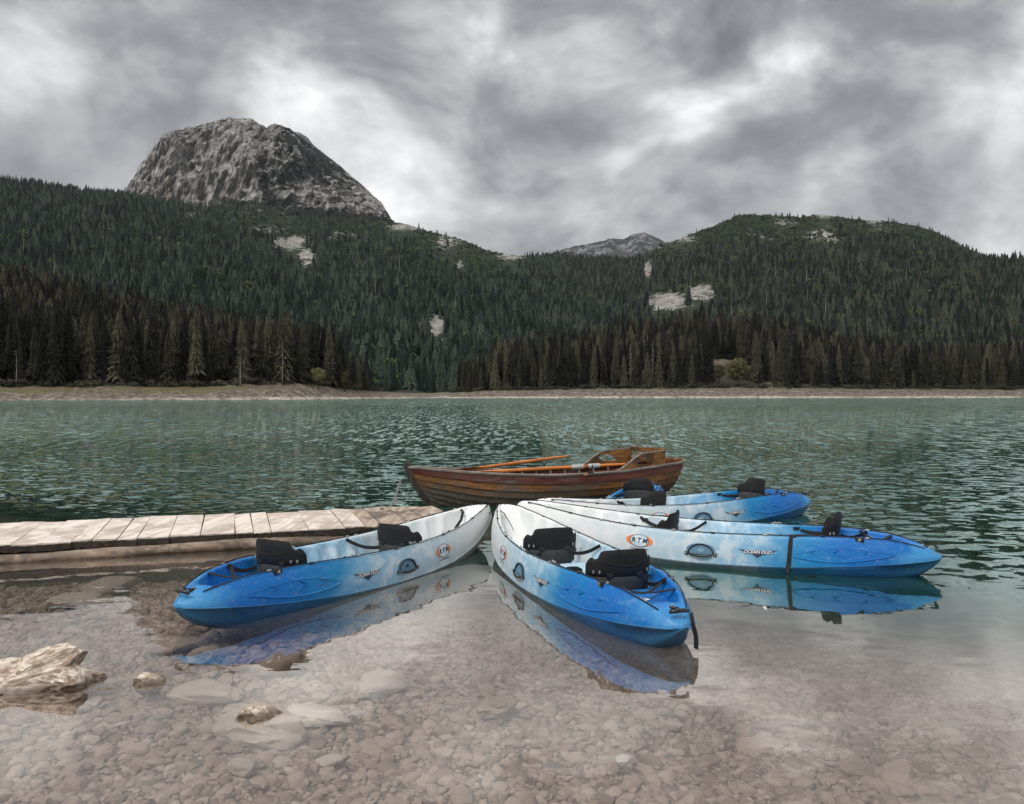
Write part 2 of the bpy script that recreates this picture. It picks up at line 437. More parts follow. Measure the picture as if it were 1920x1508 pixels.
def peak_mesh():
    px = np.arange(150, 900, 3.6); nr = 120
    py = tab(px, [(150, 420), (215, 372), (240, 350), (250, 338), (262, 312), (285, 285), (296, 268), (303, 255), (325, 245), (350, 240), (365, 238), (400, 229), (430, 222), (448, 223), (470, 222), (485, 232), (500, 241), (506, 235), (518, 233), (540, 240), (560, 254), (590, 275), (620, 297), (650, 322), (680, 348), (700, 366), (715, 380), (724, 396), (734, 412), (760, 440), (900, 520)])
    py = py + 2.2 * fbm(px / 22., 1.3 + 0 * px, 4, 2)
    Yc = tab(px, [(150, 2350), (300, 2450), (450, 2600), (520, 2520), (730, 2350), (900, 2250)])
    Yb = tab(px, [(150, 1850), (300, 1900), (450, 1750), (600, 1720), (900, 1700)])
    zc = CH + (HOR - py) / F * Yc; zb = 250 + 0 * px
    t = np.concatenate([np.linspace(0, 1, nr - 20), 1 + np.linspace(.01, .35, 20)])[:, None]
    tt = np.clip(t, 0, 1)
    PX = np.broadcast_to(px, (nr, len(px)))
    Y = Yb + (Yc - Yb) * t
    cl = 1 - sstep(px, 470, 640)                      # the bare cliff on the left
    g = tt * .75 + .25 * sstep(tt, .25, .9)
    gc = .45 * tt + .55 * sstep(tt, .18, .78)
    g = g * (1 - cl) + gc * cl
    VP = g * (zc - zb) / Yc * F                       # height up the face, in the same measure as the columns
    rid = fbm(PX / 85., VP / 85., 3, 13, .5)
    butt = fbm(PX / 52. + .25 * fbm(PX / 70., VP / 70., 2, 6), VP / 80., 3, 19, .5, True)
    U_, W_ = PX * .77 - VP * .64, PX * .64 + VP * .77
    diag = fbm(U_ / 24., W_ / 75., 4, 41, .5, True)
    crag = fbm(PX / 12. + .8 * fbm(PX / 30., VP / 30., 2, 4), VP / 13., 5, 23, .6)
    step = fbm(PX / 36. - VP / 80., VP / 15., 3, 29, .5, True)
    fade = np.sin(np.pi * np.clip(tt, 0, 1)) ** .6 * (1 - .8 * sstep(tt, .80, 1.0))
    Z = zb + (zc - zb) * g + fade * 10 * rid
    Y = Y - fade * (80 * rid + 40 * butt + 32 * diag + 15 * crag + 16 * step)
    app = HOR - (Z - CH) / Y * F
    k_ = (HOR - py) / (HOR - app.min(0)); k_ = np.convolve(np.pad(k_, 2, mode='edge'), np.ones(5) / 5, 'valid'); Z = CH + (Z - CH) * (1 + (k_ - 1) * sstep(tt, .0, .5))
    Z = Z - np.maximum(t - 1, 0) * 500
    X = (PX - 960) / F * Y
    jit = np.random.default_rng(2); inn = (tt > .02) & (tt < .97)
    X = X + inn * jit.normal(0, 1.6, X.shape); Z = Z + inn * jit.normal(0, 1.6, Z.shape); Y = Y + inn * jit.normal(0, 2.5, Y.shape)
    PY = HOR - (Z - CH) / Y * F
    veg = -.14 + .84 * sstep(PX, 455, 560) + .1 * fbm(PX / 40., PY / 30., 3, 2)
    veg = veg - .45 * sstep(PX, 520, 600) * np.exp(-((PY - (365 + .12 * (PX - 560))) / 26) ** 2)   # bare band at the foot
    veg = veg + .55 * np.exp(-((PX - (486 + .25 * (PY - 300))) / 20) ** 2) * sstep(PY, 240, 330)    # dark gully
    veg = veg + .25 * np.exp(-((PX - 475) / 30) ** 2) * (1 - sstep(PY, 240, 300)) - .15 * (PX < 420)
    veg = veg + .5 * sstep(PY, 385, 420)
    q_ = grid_faces(nr, len(px)); q_ = np.concatenate([q_[:, [0, 1, 2]], q_[:, [0, 2, 3]]])
    o = mesh_np("mountain", np.stack([X, Y, Z], -1).reshape(-1, 3), q_, M_peak, False, attrs={'veg': np.clip(veg, -.4, 1.2)})
    tag(o, kind='structure')
    # the crest behind, half lost in cloud
    px = np.arange(960, 1420, 2.5); nr = 70
    py = tab(px, [(960, 490), (1040, 474), (1062, 465), (1100, 457), (1130, 452), (1150, 446), (1168, 448), (1190, 439), (1206, 436), (1222, 443), (1250, 454), (1300, 474), (1420, 500)]) + 3 * fbm(px / 14., 0 * px, 3, 2)
    t = np.linspace(0, 1.25, nr)[:, None]; tt = np.clip(t, 0, 1); PX = np.broadcast_to(px, (nr, len(px)))
    Yc = 5600.; Y = 4400 + (Yc - 4400) * t + 0 * PX
    zc = CH + (HOR - py) / F * Yc
    Z = 350 + (zc - 350) * tt + np.sin(np.pi * tt) * 90 * fbm(PX / 26., tt * 4, 5, 7, .55, True) - np.maximum(t - 1, 0) * 2000
    X = (PX - 960) / F * Y
    veg = .55 + .3 * fbm(PX / 20., tt * 9, 3, 5)
    o = mesh_np("far_mountain", np.stack([X, Y, Z], -1).reshape(-1, 3), grid_faces(nr, len(px)), M_far, True, attrs={'veg': veg})
    tag(o, kind='structure')
    px = np.arange(520, 660, 2.5)
    py = tab(px, [(520, 280), (548, 246), (562, 248), (578, 258), (588, 272), (660, 330)]) + 1.2 * fbm(px / 9., 0 * px, 3, 2)
    PX = np.broadcast_to(px, (40, len(px))); t = np.linspace(0, 1.25, 40)[:, None]; tt = np.clip(t, 0, 1)
    Y = 2600 + 350 * t + 0 * PX; zc = CH + (HOR - py) / F * 2950
    Z = 500 + (zc - 500) * tt + np.sin(np.pi * tt) * 50 * fbm(PX / 20., tt * 4, 4, 7, .55, True) - np.maximum(t - 1, 0) * 1500
    o = mesh_np("far_mountain", np.stack([(PX - 960) / F * Y, Y, Z], -1).reshape(-1, 3), grid_faces(40, len(px)), M_far, True, attrs={'veg': 0 * PX + .3})
    tag(o, kind='structure')
peak_mesh()

# ---- lake bed and water
def lake_depth(X, Y):
    d = .05 + .036 * np.maximum(Y - 3, -3) + .034 * np.maximum(X + 2.4, 0)
    q = (Y - 6.9 + .42 * X + .10 * np.minimum(X, 0)) / 1.0
    d = d + .20 * np.logaddexp(0, q)
    return np.minimum(d, 9.0)
def bed_z(X, Y):
    return -lake_depth(X, Y) + .02 * fbm(X / .5, Y / .5, 3, 12)
def mat_bed():
    m, nt, out = new_mat("lake_bed_silt")
    pos = nt.node('ShaderNodeNewGeometry').outputs['Position']
    n = nt.noise(pos, 1.6, 5, .6); n2 = nt.noise(pos, 30, 4, .6)
    c = nt.ramp(n, [(.3, (0.09, 0.065, 0.048)), (.7, (0.19, 0.145, 0.115))])
    c = nt.mix(nt.math('MULTIPLY', n2, .4), c, (0.11, 0.085, 0.062))
    pbsdf(nt, out, c, .95, nt.bump(n2, .6, .02), spec=.1)
    return m
ys = np.concatenate([np.linspace(-4, 12, 110), np.geomspace(12.3, 420, 40)])
us = np.linspace(-1, 1, 120)
YY = np.repeat(ys[:, None], len(us), 1); XX = us[None, :] * np.maximum(9.0, 1.1 * YY)
tag(mesh_np("lake_bed", np.stack([XX, YY, bed_z(XX, YY)], -1).reshape(-1, 3), grid_faces(len(ys), len(us)), mat_bed(), True), kind='structure')

def comb3(nt, v):
    c = nt.node('ShaderNodeCombineXYZ')
    for k in range(3): nt.l.new(v, c.inputs[k])
    return c.outputs[0]
def mat_water():
    m, nt, out = new_mat("lake_water")
    pos = nt.node('ShaderNodeNewGeometry').outputs['Position']
    clear = nt.node('ShaderNodeAttribute', attribute_name='clear').outputs['Fac']
    rip = nt.node('ShaderNodeAttribute', attribute_name='ripple').outputs['Fac']
    far = nt.node('ShaderNodeAttribute', attribute_name='far').outputs['Fac']
    far2 = nt.node('ShaderNodeAttribute', attribute_name='far2').outputs['Fac']
    # slopes of the ripples raised by the breeze; groups of waves lengthen with distance from the lee shore
    def slopes(scale, k, d, rot):
        return nt.vmath('SUBTRACT', nt.noise(nt.mapping(pos, scale=scale, rot=(0, 0, R(rot))), k, d, .6, .3, out=1), (.5, .5, .5))
    def vmix(f, a_, b_):
        nd = nt.node('ShaderNodeMix'); nd.data_type = 'VECTOR'; nt.set(nd.inputs[0], f); nt.l.new(a_, nd.inputs[4]); nt.l.new(b_, nd.inputs[5]); return nd.outputs[1]
    sl = vmix(far, slopes((1, 1.45, 1), 3.9, 3, -7), slopes((1, .17, 1), 5.2, 2, 3))
    sl = vmix(far2, sl, slopes((1, .05, 1), 3.6, 2, 3))
    patch = nt.noise(nt.mapping(pos, scale=(.5, .8, 1)), .10, 3, .5)
    amp = nt.math('MULTIPLY', rip, nt.math('ADD', .8, nt.math('MULTIPLY', patch, .5)))
    cs = nt.vmath('SUBTRACT', nt.noise(nt.mapping(pos, scale=(1, 2.4, 1)), 3.6, 3, .6, .3, out=1), (.5, .5, .5))
    tilt = nt.vmath('ADD', nt.vmath('MULTIPLY', nt.vmath('MULTIPLY', sl, (.5, 1.2, 0)), comb3(nt, amp)), nt.vmath('MULTIPLY', cs, (.02, .05, 0)))
    nrm = nt.vmath('NORMALIZE', nt.vmath('ADD', tilt, (0, 0, 1)))
    lw = nt.node('ShaderNodeLayerWeight'); lw.inputs['Blend'].default_value = .5; nt.l.new(nrm, lw.inputs['Normal'])
    refl = nt.math('ADD', .05, nt.math('MULTIPLY', nt.math('POWER', lw.outputs['Facing'], 2.2), .80), clamp=True)
    gl = nt.node('ShaderNodeBsdfGlossy'); nt.l.new(nrm, gl.inputs['Normal'])
    nt.set(gl.inputs['Color'], nt.mix(nt.smooth(clear, .2, .7), (0.82, 1.0, 0.935), (1.0, 0.955, 0.905))); nt.set(gl.inputs['Roughness'], nt.math('MULTIPLY', far2, .06))
    df = nt.node('ShaderNodeBsdfDiffuse'); nt.set(df.inputs['Color'], nt.mix(far, nt.mix(nt.smooth(clear, .50, .85), (0.017, 0.060, 0.045), (0.40, 0.335, 0.285)), (0.090, 0.158, 0.132)))  # silt murk and far tone also carry the sky's reflected veil as colour
    tr = nt.node('ShaderNodeBsdfTransparent'); nt.set(tr.inputs['Color'], (0.98, 0.98, 0.97))
    m1 = nt.node('ShaderNodeMixShader'); nt.l.new(clear, m1.inputs[0]); nt.l.new(df.outputs[0], m1.inputs[1]); nt.l.new(tr.outputs[0], m1.inputs[2])
    m2 = nt.node('ShaderNodeMixShader'); nt.l.new(refl, m2.inputs[0]); nt.l.new(m1.outputs[0], m2.inputs[1]); nt.l.new(gl.outputs[0], m2.inputs[2])
    nt.l.new(m2.outputs[0], out.inputs[0])
    return m
ys = np.concatenate([np.linspace(-3, 16, 150), np.geomspace(16.2, 460, 60)])
us = np.linspace(-1, 1, 200)
YY = np.repeat(ys[:, None], len(us), 1); XX = us[None, :] * np.maximum(8.5, 1.05 * YY)
clear = .96 * np.exp(-2.1 * np.maximum(lake_depth(XX, YY) - .16, 0))
ripple = sstep(YY + .42 * XX - 1.2 * np.exp(-((XX - .5) / 2.5) ** 2) + .7 * fbm(XX / 2.2, YY / 1.6, 3, 4), 6.4, 10.8) * .98 + .02
ripple = ripple * (1 - .25 * sstep(YY, 60, 300))
tag(mesh_np("lake_water", np.stack([XX, YY, 0 * XX], -1).reshape(-1, 3), grid_faces(len(ys), len(us)), mat_water(), True,
            attrs={'clear': clear, 'ripple': ripple, 'far': sstep(YY, 13, 34), 'far2': sstep(YY, 50, 130)}), kind='structure')

# ================================================================== TREES
def mat_needles(name, c0, c1, c2):
    m, nt, out = new_mat(name)
    pos = nt.node('ShaderNodeNewGeometry').outputs['Position']
    tip = nt.node('ShaderNodeAttribute', attribute_name='tip').outputs['Fac']
    r = obj_random(nt); n = nt.noise(pos, .55, 2, .6); big = nt.noise(pos, .025, 2, .6)
    k = nt.math('ADD', nt.math('MULTIPLY', r, .75), nt.math('ADD', nt.math('MULTIPLY', n, .25), nt.math('SUBTRACT', nt.math('MULTIPLY', big, .7), .37)))
    k = nt.math('ADD', k, nt.math('MULTIPLY', nt.math('SUBTRACT', tip, .5), .42))       # bough ends paler, inner boughs darker: light on the crowns put into colour
    c = nt.ramp(k, [(.15, c0), (.5, c1), (.9, c2)])
    if name == 'distant_needles':
        sx = nt.node('ShaderNodeSeparateXYZ'); nt.l.new(pos, sx.inputs[0])
        c = nt.mix(nt.math('MULTIPLY', nt.smooth(nt.math('ADD', sx.outputs[0], nt.math('MULTIPLY', big, 300)), 100, 620), .6), c, nt.ramp(k, [(.15, (0.004, 0.004, 0.003)), (.5, (0.023, 0.021, 0.014)), (.9, (0.078, 0.07, 0.045))]))
    pbsdf(nt, out, c, .8, spec=.15)
    return m
M_spruce_near = mat_needles("spruce_needles", (0.0032, 0.0038, 0.0026), (0.0185, 0.0182, 0.0115), (0.084, 0.078, 0.048))
M_spruce_far = mat_needles("distant_needles", (0.003, 0.0085, 0.0072), (0.0165, 0.031, 0.0255), (0.070, 0.088, 0.062))
M_scrub = mat_needles("slope_scrub", (0.015, 0.036, 0.018), (0.046, 0.080, 0.032), (0.11, 0.135, 0.055))
M_leaf = mat_needles("broad_leaves", (0.07, 0.066, 0.026), (0.15, 0.145, 0.062), (0.27, 0.25, 0.115))
M_dead = mat_needles("dead_twigs", (0.10, 0.09, 0.078), (0.16, 0.145, 0.125), (0.23, 0.205, 0.18))
def mat_bark(name, c0, c1):
    m, nt, out = new_mat(name)
    pos = nt.node('ShaderNodeTexCoord').outputs['Object']
    n = nt.noise(nt.mapping(pos, scale=(6, 6, 1)), 2.0, 4, .6)
    pbsdf(nt, out, nt.ramp(n, [(.3, c0), (.7, c1)]), .9, nt.bump(n, .6, .05), spec=.2)
    return m
M_bark = mat_bark("spruce_bark", (0.035, 0.026, 0.02), (0.075, 0.06, 0.048))
M_deadwood = mat_bark("bleached_deadwood", (0.15, 0.135, 0.12), (0.30, 0.275, 0.25))

def conifer_crown(rs, tiers, nb, npos, spread, base=.1, power=.85, gaps=0.0):
    V = []
    for k in range(tiers):
        a = base + (1 - base) * (max(k + rs.uniform(-.3, .3), 0) / tiers) ** .95; a = min(max(a, base * .9), .985)
        Rt = spread * ((1 - a) ** power) * rs.uniform(.78, 1.18) + .012
        if a < base + .08: Rt *= .75
        droop = -.42 + .55 * a + rs.uniform(-.08, .08)
        n = max(4, int(nb * (.6 + .6 * (1 - a)))); off = rs.uniform(0, 6.28)
        for b in range(n):
            if rs.random() < gaps: continue
            az = off + 6.283 * b / n + rs.uniform(-.25, .25); L = Rt * rs.uniform(.7, 1.15)
            d = np.array([math.cos(az), math.sin(az), 0]); s = np.array([-d[1], d[0], 0])
            for j in range(npos):
                f0 = (j + rs.uniform(0, .5)) / npos; f1 = min(f0 + rs.uniform(.35, .6), 1.08)
                w_ = L * (.34 * (1 - f0) + .10) * rs.uniform(.7, 1.2); z0 = a + droop * L * f0 * (.6 + .4 * f0); z1 = a + droop * L * f1 * (.6 + .5 * f1)
                p0 = d * L * f0 + [0, 0, z0]; tip = d * L * f1 + s * rs.uniform(-.5, .5) * w_ + [0, 0, z1]
                V += [p0, tip, d * L * (f0 + .12) + s * w_ + [0, 0, z0 - w_ * rs.uniform(.1, .6)]]
                V += [p0, tip, d * L * (f0 + .12) - s * w_ + [0, 0, z0 - w_ * rs.uniform(.1, .6)]]
                V += [p0, tip, d * L * (f0 + .2) + s * rs.uniform(-.3, .3) * w_ + [0, 0, z0 - w_ * rs.uniform(.6, 1.2)]]
    V += [np.array([.006, 0, .97]), np.array([-.006, .004, .97]), np.array([0, 0, 1.01])]
    V = np.array(V); return V, np.arange(len(V)).reshape(-1, 3)
def conifer_solid(rs, tiers, ns, spread, base=.1, power=.85, droop=.5):
    """Overlapping skirts of boughs with ragged hems."""
    V = []; T = []; tip = []
    for k in range(tiers):
        a = base + (1 - base) * ((k + .3 + rs.uniform(-.25, .25)) / tiers); a = min(a, .97)
        Rt = spread * ((1 - a) ** power) * rs.uniform(.8, 1.15) + .012
        hgt = (1 - base) / tiers * 2.3
        b = len(V); off = rs.uniform(0, 6.28); n = ns if a < .8 else max(5, ns - 3)
        V.append((rs.normal(0, .004), rs.normal(0, .004), min(a + hgt, 1.02))); tip.append(0.0)
        for j in range(2 * n):
            az = off + math.pi * j / n + rs.uniform(-.12, .12)
            rr = Rt * (rs.uniform(.85, 1.25) if j % 2 == 0 else rs.uniform(.42, .66))
            V.append((rr * math.cos(az), rr * math.sin(az), a - droop * rr * (1.0 if j % 2 == 0 else .25) + rs.normal(0, .006))); tip.append(1.0 if j % 2 == 0 else .25)
        for j in range(2 * n): T.append((b, b + 1 + j, b + 1 + (j + 1) % (2 * n)))
    return np.array(V), np.array(T), np.array(tip)
def merge(*parts):
    V = []; T = []; A = []; o = 0
    for v, t, a in parts: V.append(v); T.append(t + o); A.append(a); o += len(v)
    return np.concatenate(V), np.concatenate(T), np.concatenate(A)
def trunk_geo(h, r, n=6, bend=0.0, rs=None):
    mb = MB(); pts = []
    for i in range(7):
        f = i / 6; pts.append((bend * math.sin(f * 3), bend * .5 * f * f, -.03 + f * (h + .03)))
    mb.tube(pts, [r * (1 - .92 * i / 6) for i in range(7)], n); return mb
def blob_crown(rs, n, lobes, size=.06):
    """A broad crown of leaf-sized triangles in uneven clumps. lobes: (x,y,z,r)"""
    V = []; wt = np.array([l[3] ** 2 for l in lobes]); wt = wt / wt.sum()
    for i in range(n):
        x, y, z, r = lobes[rs.choice(len(lobes), p=wt)]
        d = rs.normal(size=3); d /= np.linalg.norm(d); rad = r * rs.uniform(.55, 1.08)
        p = np.array([x, y, z]) + d * rad * [1, 1, .85]
        a = rs.normal(size=3); a /= np.linalg.norm(a); b = np.cross(a, d + .3 * rs.normal(size=3)); b /= np.linalg.norm(b) + 1e-6
        s = size * rs.uniform(.6, 1.3)
        V += [p + a * s, p - a * s * .6 + b * s * .8, p - a * s * .6 - b * s * .8]
    V = np.array(V); return V, np.arange(len(V)).reshape(-1, 3)

def raw_mesh(name, V, Fc, mat, smooth=False, tip=None):
    o = mesh_np(name, V, Fc, mat, smooth, attrs={'tip': tip if tip is not None else np.full(len(V), .5)}); me = o.data; bpy.data.objects.remove(o); return me

CROWNS = []; rs = np.random.default_rng(3)
for k in range(7):
    sp = [.15, .17, .135, .19, .16, .145, .2][k]
    bs, pw = [.08, .12, .2, .06, .1, .3, .1][k], [.85, .8, .7, .9, .75, .6, .95][k]
    V, T = conifer_crown(rs, 26, 8, 3, sp, base=bs, power=pw, gaps=[.1, .2, .3, .1, .2, .35, .2][k])
    tp = np.tile([.3, 1.0, .7], len(V) // 3)
    V, T, tp = merge(conifer_solid(rs, [17, 15, 14, 18, 16, 12, 17][k], 8, sp * .92, bs, pw, [.5, .6, .4, .55, .7, .45, .5][k]), (V, T, tp))
    CROWNS.append(raw_mesh("crown", V, T, M_spruce_near, tip=tp))
TRUNKS = []
for k in range(2):
    mb = trunk_geo(.96, .013, 6); o = mb.build("trunk", M_bark, smooth='all'); TRUNKS.append(o.data); bpy.data.objects.remove(o)

# sample the near woods
def sample_near():
    r = np.random.default_rng(77); pts = []
    n = 5200
    px = np.concatenate([r.uniform(-420, 730, n // 2), r.uniform(860, 2420, n // 2 + 1400), r.uniform(-980, -420, 1300), r.uniform(2420, 2860, 1000)])
    Ys, Yb, zb, Yc, zc = nearhill(px)
    Y = Yb - 1.5 + (Yc + 25 - Yb) * r.random(len(px)) ** .85
    # thin out by a grid so that crowns do not coincide
    cell = {}
    for a, b, c, d in zip(px, Y, Yb, Ys):
        X = (a - 960) / F * b; key = (int(X // 3.6), int(b // 3.6))
        if key in cell: continue
        if 690 < a < 730 and b > 320: continue
        if abs(a - 1365) < 38 and 395 < b < 462: continue
        if abs(a - 1378) < 40 and b < 402: continue
        cell[key] = 1; pts.append((a, X, b, c))
    return pts
near_pts = sample_near()
r = np.random.default_rng(9)
near_trees = []
for a, X, Y, Yb in near_pts:
    z = float(near_h(np.array(a), np.array(Y)))
    edge = (Y - Yb) < 4
    H = (r.uniform(17, 24) if a < 760 else r.uniform(14, 24)) * (r.uniform(.45, .8) if (edge and r.random() < .45) else 1) * (.62 if 640 < a < 720 else 1) * (.7 if 860 < a < 920 else 1)
    near_trees.append((a, X, Y, z, H, Y - Yb))
# the largest in view: front ranks, within the frame
vis = [t for t in near_trees if -25 < t[0] < 1945]
vis.sort(key=lambda t: (t[5] / 14.0) - 260 * t[4] / t[2] * .05 + (0 if t[0] < 760 else .6))
indiv = set(id(t) for t in vis[:292])
M_conifer_groups = {}
LBL = [(-100, 240, 'dark spruce on the grassy far bank below the bare rocky mountain, left edge', 'spruces at the left end of the far shore'),
       (240, 480, 'dark spruce at the foot of the left-hand wood, above the pale bank', 'spruces in the middle of the left-hand wood'),
       (480, 760, 'low dark spruce at the tapering end of the left-hand wood by the inlet', 'spruces at the tapering end of the left-hand wood'),
       (760, 1140, 'brown-green spruce at the low tip of the wooded point beyond the boat', 'spruces on the low tip of the wooded point'),
       (1140, 1460, 'brown-green spruce on the crown of the wooded point around the yellow-green trees', 'spruces round the yellow-green trees'),
       (1460, 1720, 'dark spruce above the pale eroded bank right of the yellow-green trees', 'spruces right of the yellow-green trees'),
       (1720, 2100, 'dark spruce on the far shore near the right edge of the view', 'spruces at the right end of the far shore')]
for t in near_trees:
    if id(t) not in indiv: continue
    a, X, Y, z, H, e = t
    o = empty("spruce_tree", (X, Y, z - .3)); o.scale = (H * r.uniform(.9, 1.15),) * 2 + (H,); o.rotation_euler = (0, 0, r.uniform(0, 6.28))
    for lo, hi, lab, grp in LBL:
        if lo <= a < hi: tag(o, lab, "spruce", grp)
    k = r.integers(0, 7)
    link(bpy.data.objects.new("trunk", TRUNKS[k % 2]), o); link(bpy.data.objects.new("crown", CROWNS[k]), o)

# the trees that stand out from the wood
def leafy(name, label, px, py, H, Wd, Y, seed, mat=M_leaf, n=2600):
    z = float(near_h(np.array(float(px)), np.array(float(Y)))); rs = np.random.default_rng(seed)
    o = empty(name, ((px - 960) / F * Y, Y, z - .2)); tag(o, label, "tree")
    lobes = [(rs.uniform(-.5, .5) * Wd * .6, rs.uniform(-.5, .5) * Wd * .6, H * rs.uniform(.35, .82), Wd * rs.uniform(.16, .3)) for _ in range(13)] + [(0, 0, H * .5, Wd * .36), (0, 0, H * .78, Wd * .24)]
    V, T = blob_crown(rs, n, lobes, Wd * .045)
    mesh_np("crown", V, T, mat, False, o)
    mb = trunk_geo(H * .8, .25, 7)
    for _ in range(5):
        a = rs.uniform(0, 6.28); z0 = H * rs.uniform(.2, .45)
        mb.tube([(0, 0, z0), (math.cos(a) * Wd * .18, math.sin(a) * Wd * .18, z0 + H * .16), (math.cos(a) * Wd * .3, math.sin(a) * Wd * .3, z0 + H * .25)], [.12, .08, .03], 5)
    mb.build("trunk", M_bark, o, smooth='all')
leafy("broadleaf_tree", "large round yellow-green tree at the water's edge of the wooded point", 1384, 722, 14.5, 12, 384, 1)
leafy("broadleaf_tree", "smaller narrow yellow-green tree just left of the large round one", 1349, 722, 11.5, 6.5, 386, 2)
leafy("broadleaf_tree", "pale olive bush-like tree near the right end of the left-hand wood", 597, 725, 8.5, 5, 277, 3)
leafy("broadleaf_tree", "slim pale olive tree at the end of the left-hand wood near the inlet", 646, 727, 8.5, 4, 297, 4)
def pine(label, px, H, Y, seed, flat):
    z = float(near_h(np.array(float(px)), np.array(float(Y)))); rs = np.random.default_rng(seed)
    o = empty("pine_tree", ((px - 960) / F * Y, Y, z - .2)); tag(o, label, "pine")
    lobes = [(rs.uniform(-1, 1) * flat, rs.uniform(-1, 1) * flat, H * rs.uniform(.80, .97), rs.uniform(.9, 1.7)) for _ in range(9)]
    V, T = blob_crown(rs, 1300, lobes, .38); mesh_np("crown", V, T, M_leaf_dull, False, o)
    mb = trunk_geo(H * .92, .28, 7, .3)
    for l in lobes[:6]: mb.tube([(0.1, 0, H * .72), (l[0] * .6, l[1] * .6, l[2] - .8), (l[0], l[1], l[2])], [.1, .07, .03], 5)
    mb.build("trunk", M_bark, o, smooth='all')
M_leaf_dull = mat_needles("pine_needles", (0.03, 0.03, 0.02), (0.055, 0.054, 0.036), (0.09, 0.085, 0.06))
pine("flat-topped pine rising above the wood right of the yellow-green trees", 1473, 24, 425, 5, 4.2)
pine("thin-crowned pine on a bare trunk at the eroded bank, far side", 1521, 15, 392, 6, 2.6)
pine("round-headed pale pine at the front of the wooded point's left part", 1298, 17, 392, 7, 1.8)
pine("slender pale-crowned pine in the left part of the wooded point", 1153, 18, 395, 8, 1.5)
def dead_tree(label, px, H, Y, seed, twigs=60, sp=2.2):
    z = float(near_h(np.array(float(px)), np.array(float(Y)))); rs = np.random.default_rng(seed)
    o = empty("dead_tree", ((px - 960) / F * Y, Y, z - .2)); tag(o, label, "dead tree")
    mb = trunk_geo(H, .16, 6, .15); mb.build("trunk", M_deadwood, o, smooth='all')
    mb = MB()
    for i in range(twigs):
        zz = H * rs.uniform(.3, .98); a = rs.uniform(0, 6.28); L = sp * (1.15 - zz / H) * rs.uniform(.4, 1.1) + .3
        e = Vector((math.cos(a) * L, math.sin(a) * L, zz - L * rs.uniform(.1, .5)))
        mb.tube([(0, 0, zz), e * .5 + Vector((0, 0, zz * .5 + .1)), e], [.07, .05, .02], 4)
        if twigs < 20: mb.build("branch", M_deadwood, o); mb = MB()
    if twigs >= 20: mb.build("bare_branches", M_deadwood, o)["kind"] = "stuff"
dead_tree("bleached dead tree with bare drooping branches, leftmost of the three on the point", 1182, 21, 384, 1)
dead_tree("tallest bleached dead tree with bare branches in the middle of the wooded point", 1207, 26, 386, 2, 80, 2.6)
dead_tree("short bleached dead tree with bare branches, rightmost of the three on the point", 1224, 22, 384, 3)
dead_tree("thin bare pale trunk standing at the left edge before the spruces", 30, 10.5, 233, 4, 6, .5)
dead_tree("pale bare trunk in front of the left-hand wood, above the boulder bank", 450, 10.5, 252, 5, 5, .6)
dead_tree("leaning pale bare trunk in the thinner end of the left-hand wood", 529, 12, 268, 6, 8, .7)
dead_tree("thin bare pale trunk at the far right of the far shore wood", 1640, 15, 405, 7, 14, .8)

# ---- the rest of the woods: too many to count, instanced on points
def far_points():
    r = np.random.default_rng(21)
    px = r.uniform(-950, 2850, 92000); Y = np.sqrt(r.uniform(380 ** 2, 1750 ** 2, len(px)))
    Y0, Yc, zc = midslope(px)
    ok = (Y > Y0 + 6) & (Y < Yc + 25)
    px, Y, Yc, Y0 = px[ok], Y[ok], Yc[ok], Y0[ok]
    z = mid_h(px, Y); X = (px - 960) / F * Y; py = HOR - (z - CH) / Y * F
    Ysn, Ybn, zbn, Ycn, zcn = nearhill(px)
    rk = np.maximum(rockmask(px, py - 8), rockmask(px, py - 17)); rk2 = np.maximum(rockmask(px, py), .9 * rockmask(px, py - 27))
    t = (Y - Y0) / (Yc - Y0)
    upper = sstep(t, .55, .85) * (sstep(px, 560, 700) * (1 - sstep(px, 930, 1010)) + sstep(px, 1180, 1300) * (1 - sstep(px, 1720, 1830)) + .6 * sstep(px, 340, 420) * (1 - sstep(px, 560, 640)))
    scrub = r.random(len(px)) < np.clip(upper * 1.2 + .30 * fbm(X / 90, Y / 120, 3, 2) + .12, 0, .93)
    ok = (r.random(len(px)) > np.maximum(rk, rk2) * 1.7) & (Y > Ycn * .9)
    px, Y, X, z, t, scrub = (q[ok] for q in (px, Y, X, z, t, scrub))
    H = r.uniform(6.5, 17.5, len(px)) * np.where(scrub, .34 + .25 * (1 - sstep(t, .5, .8)), 1) * (1 - .25 * sstep(t, .7, 1))
    return X, Y, z, H, scrub, px
FX, FY, FZ, FH, FSC, FPX = far_points()
rest = [t for t in near_trees if id(t) not in indiv]

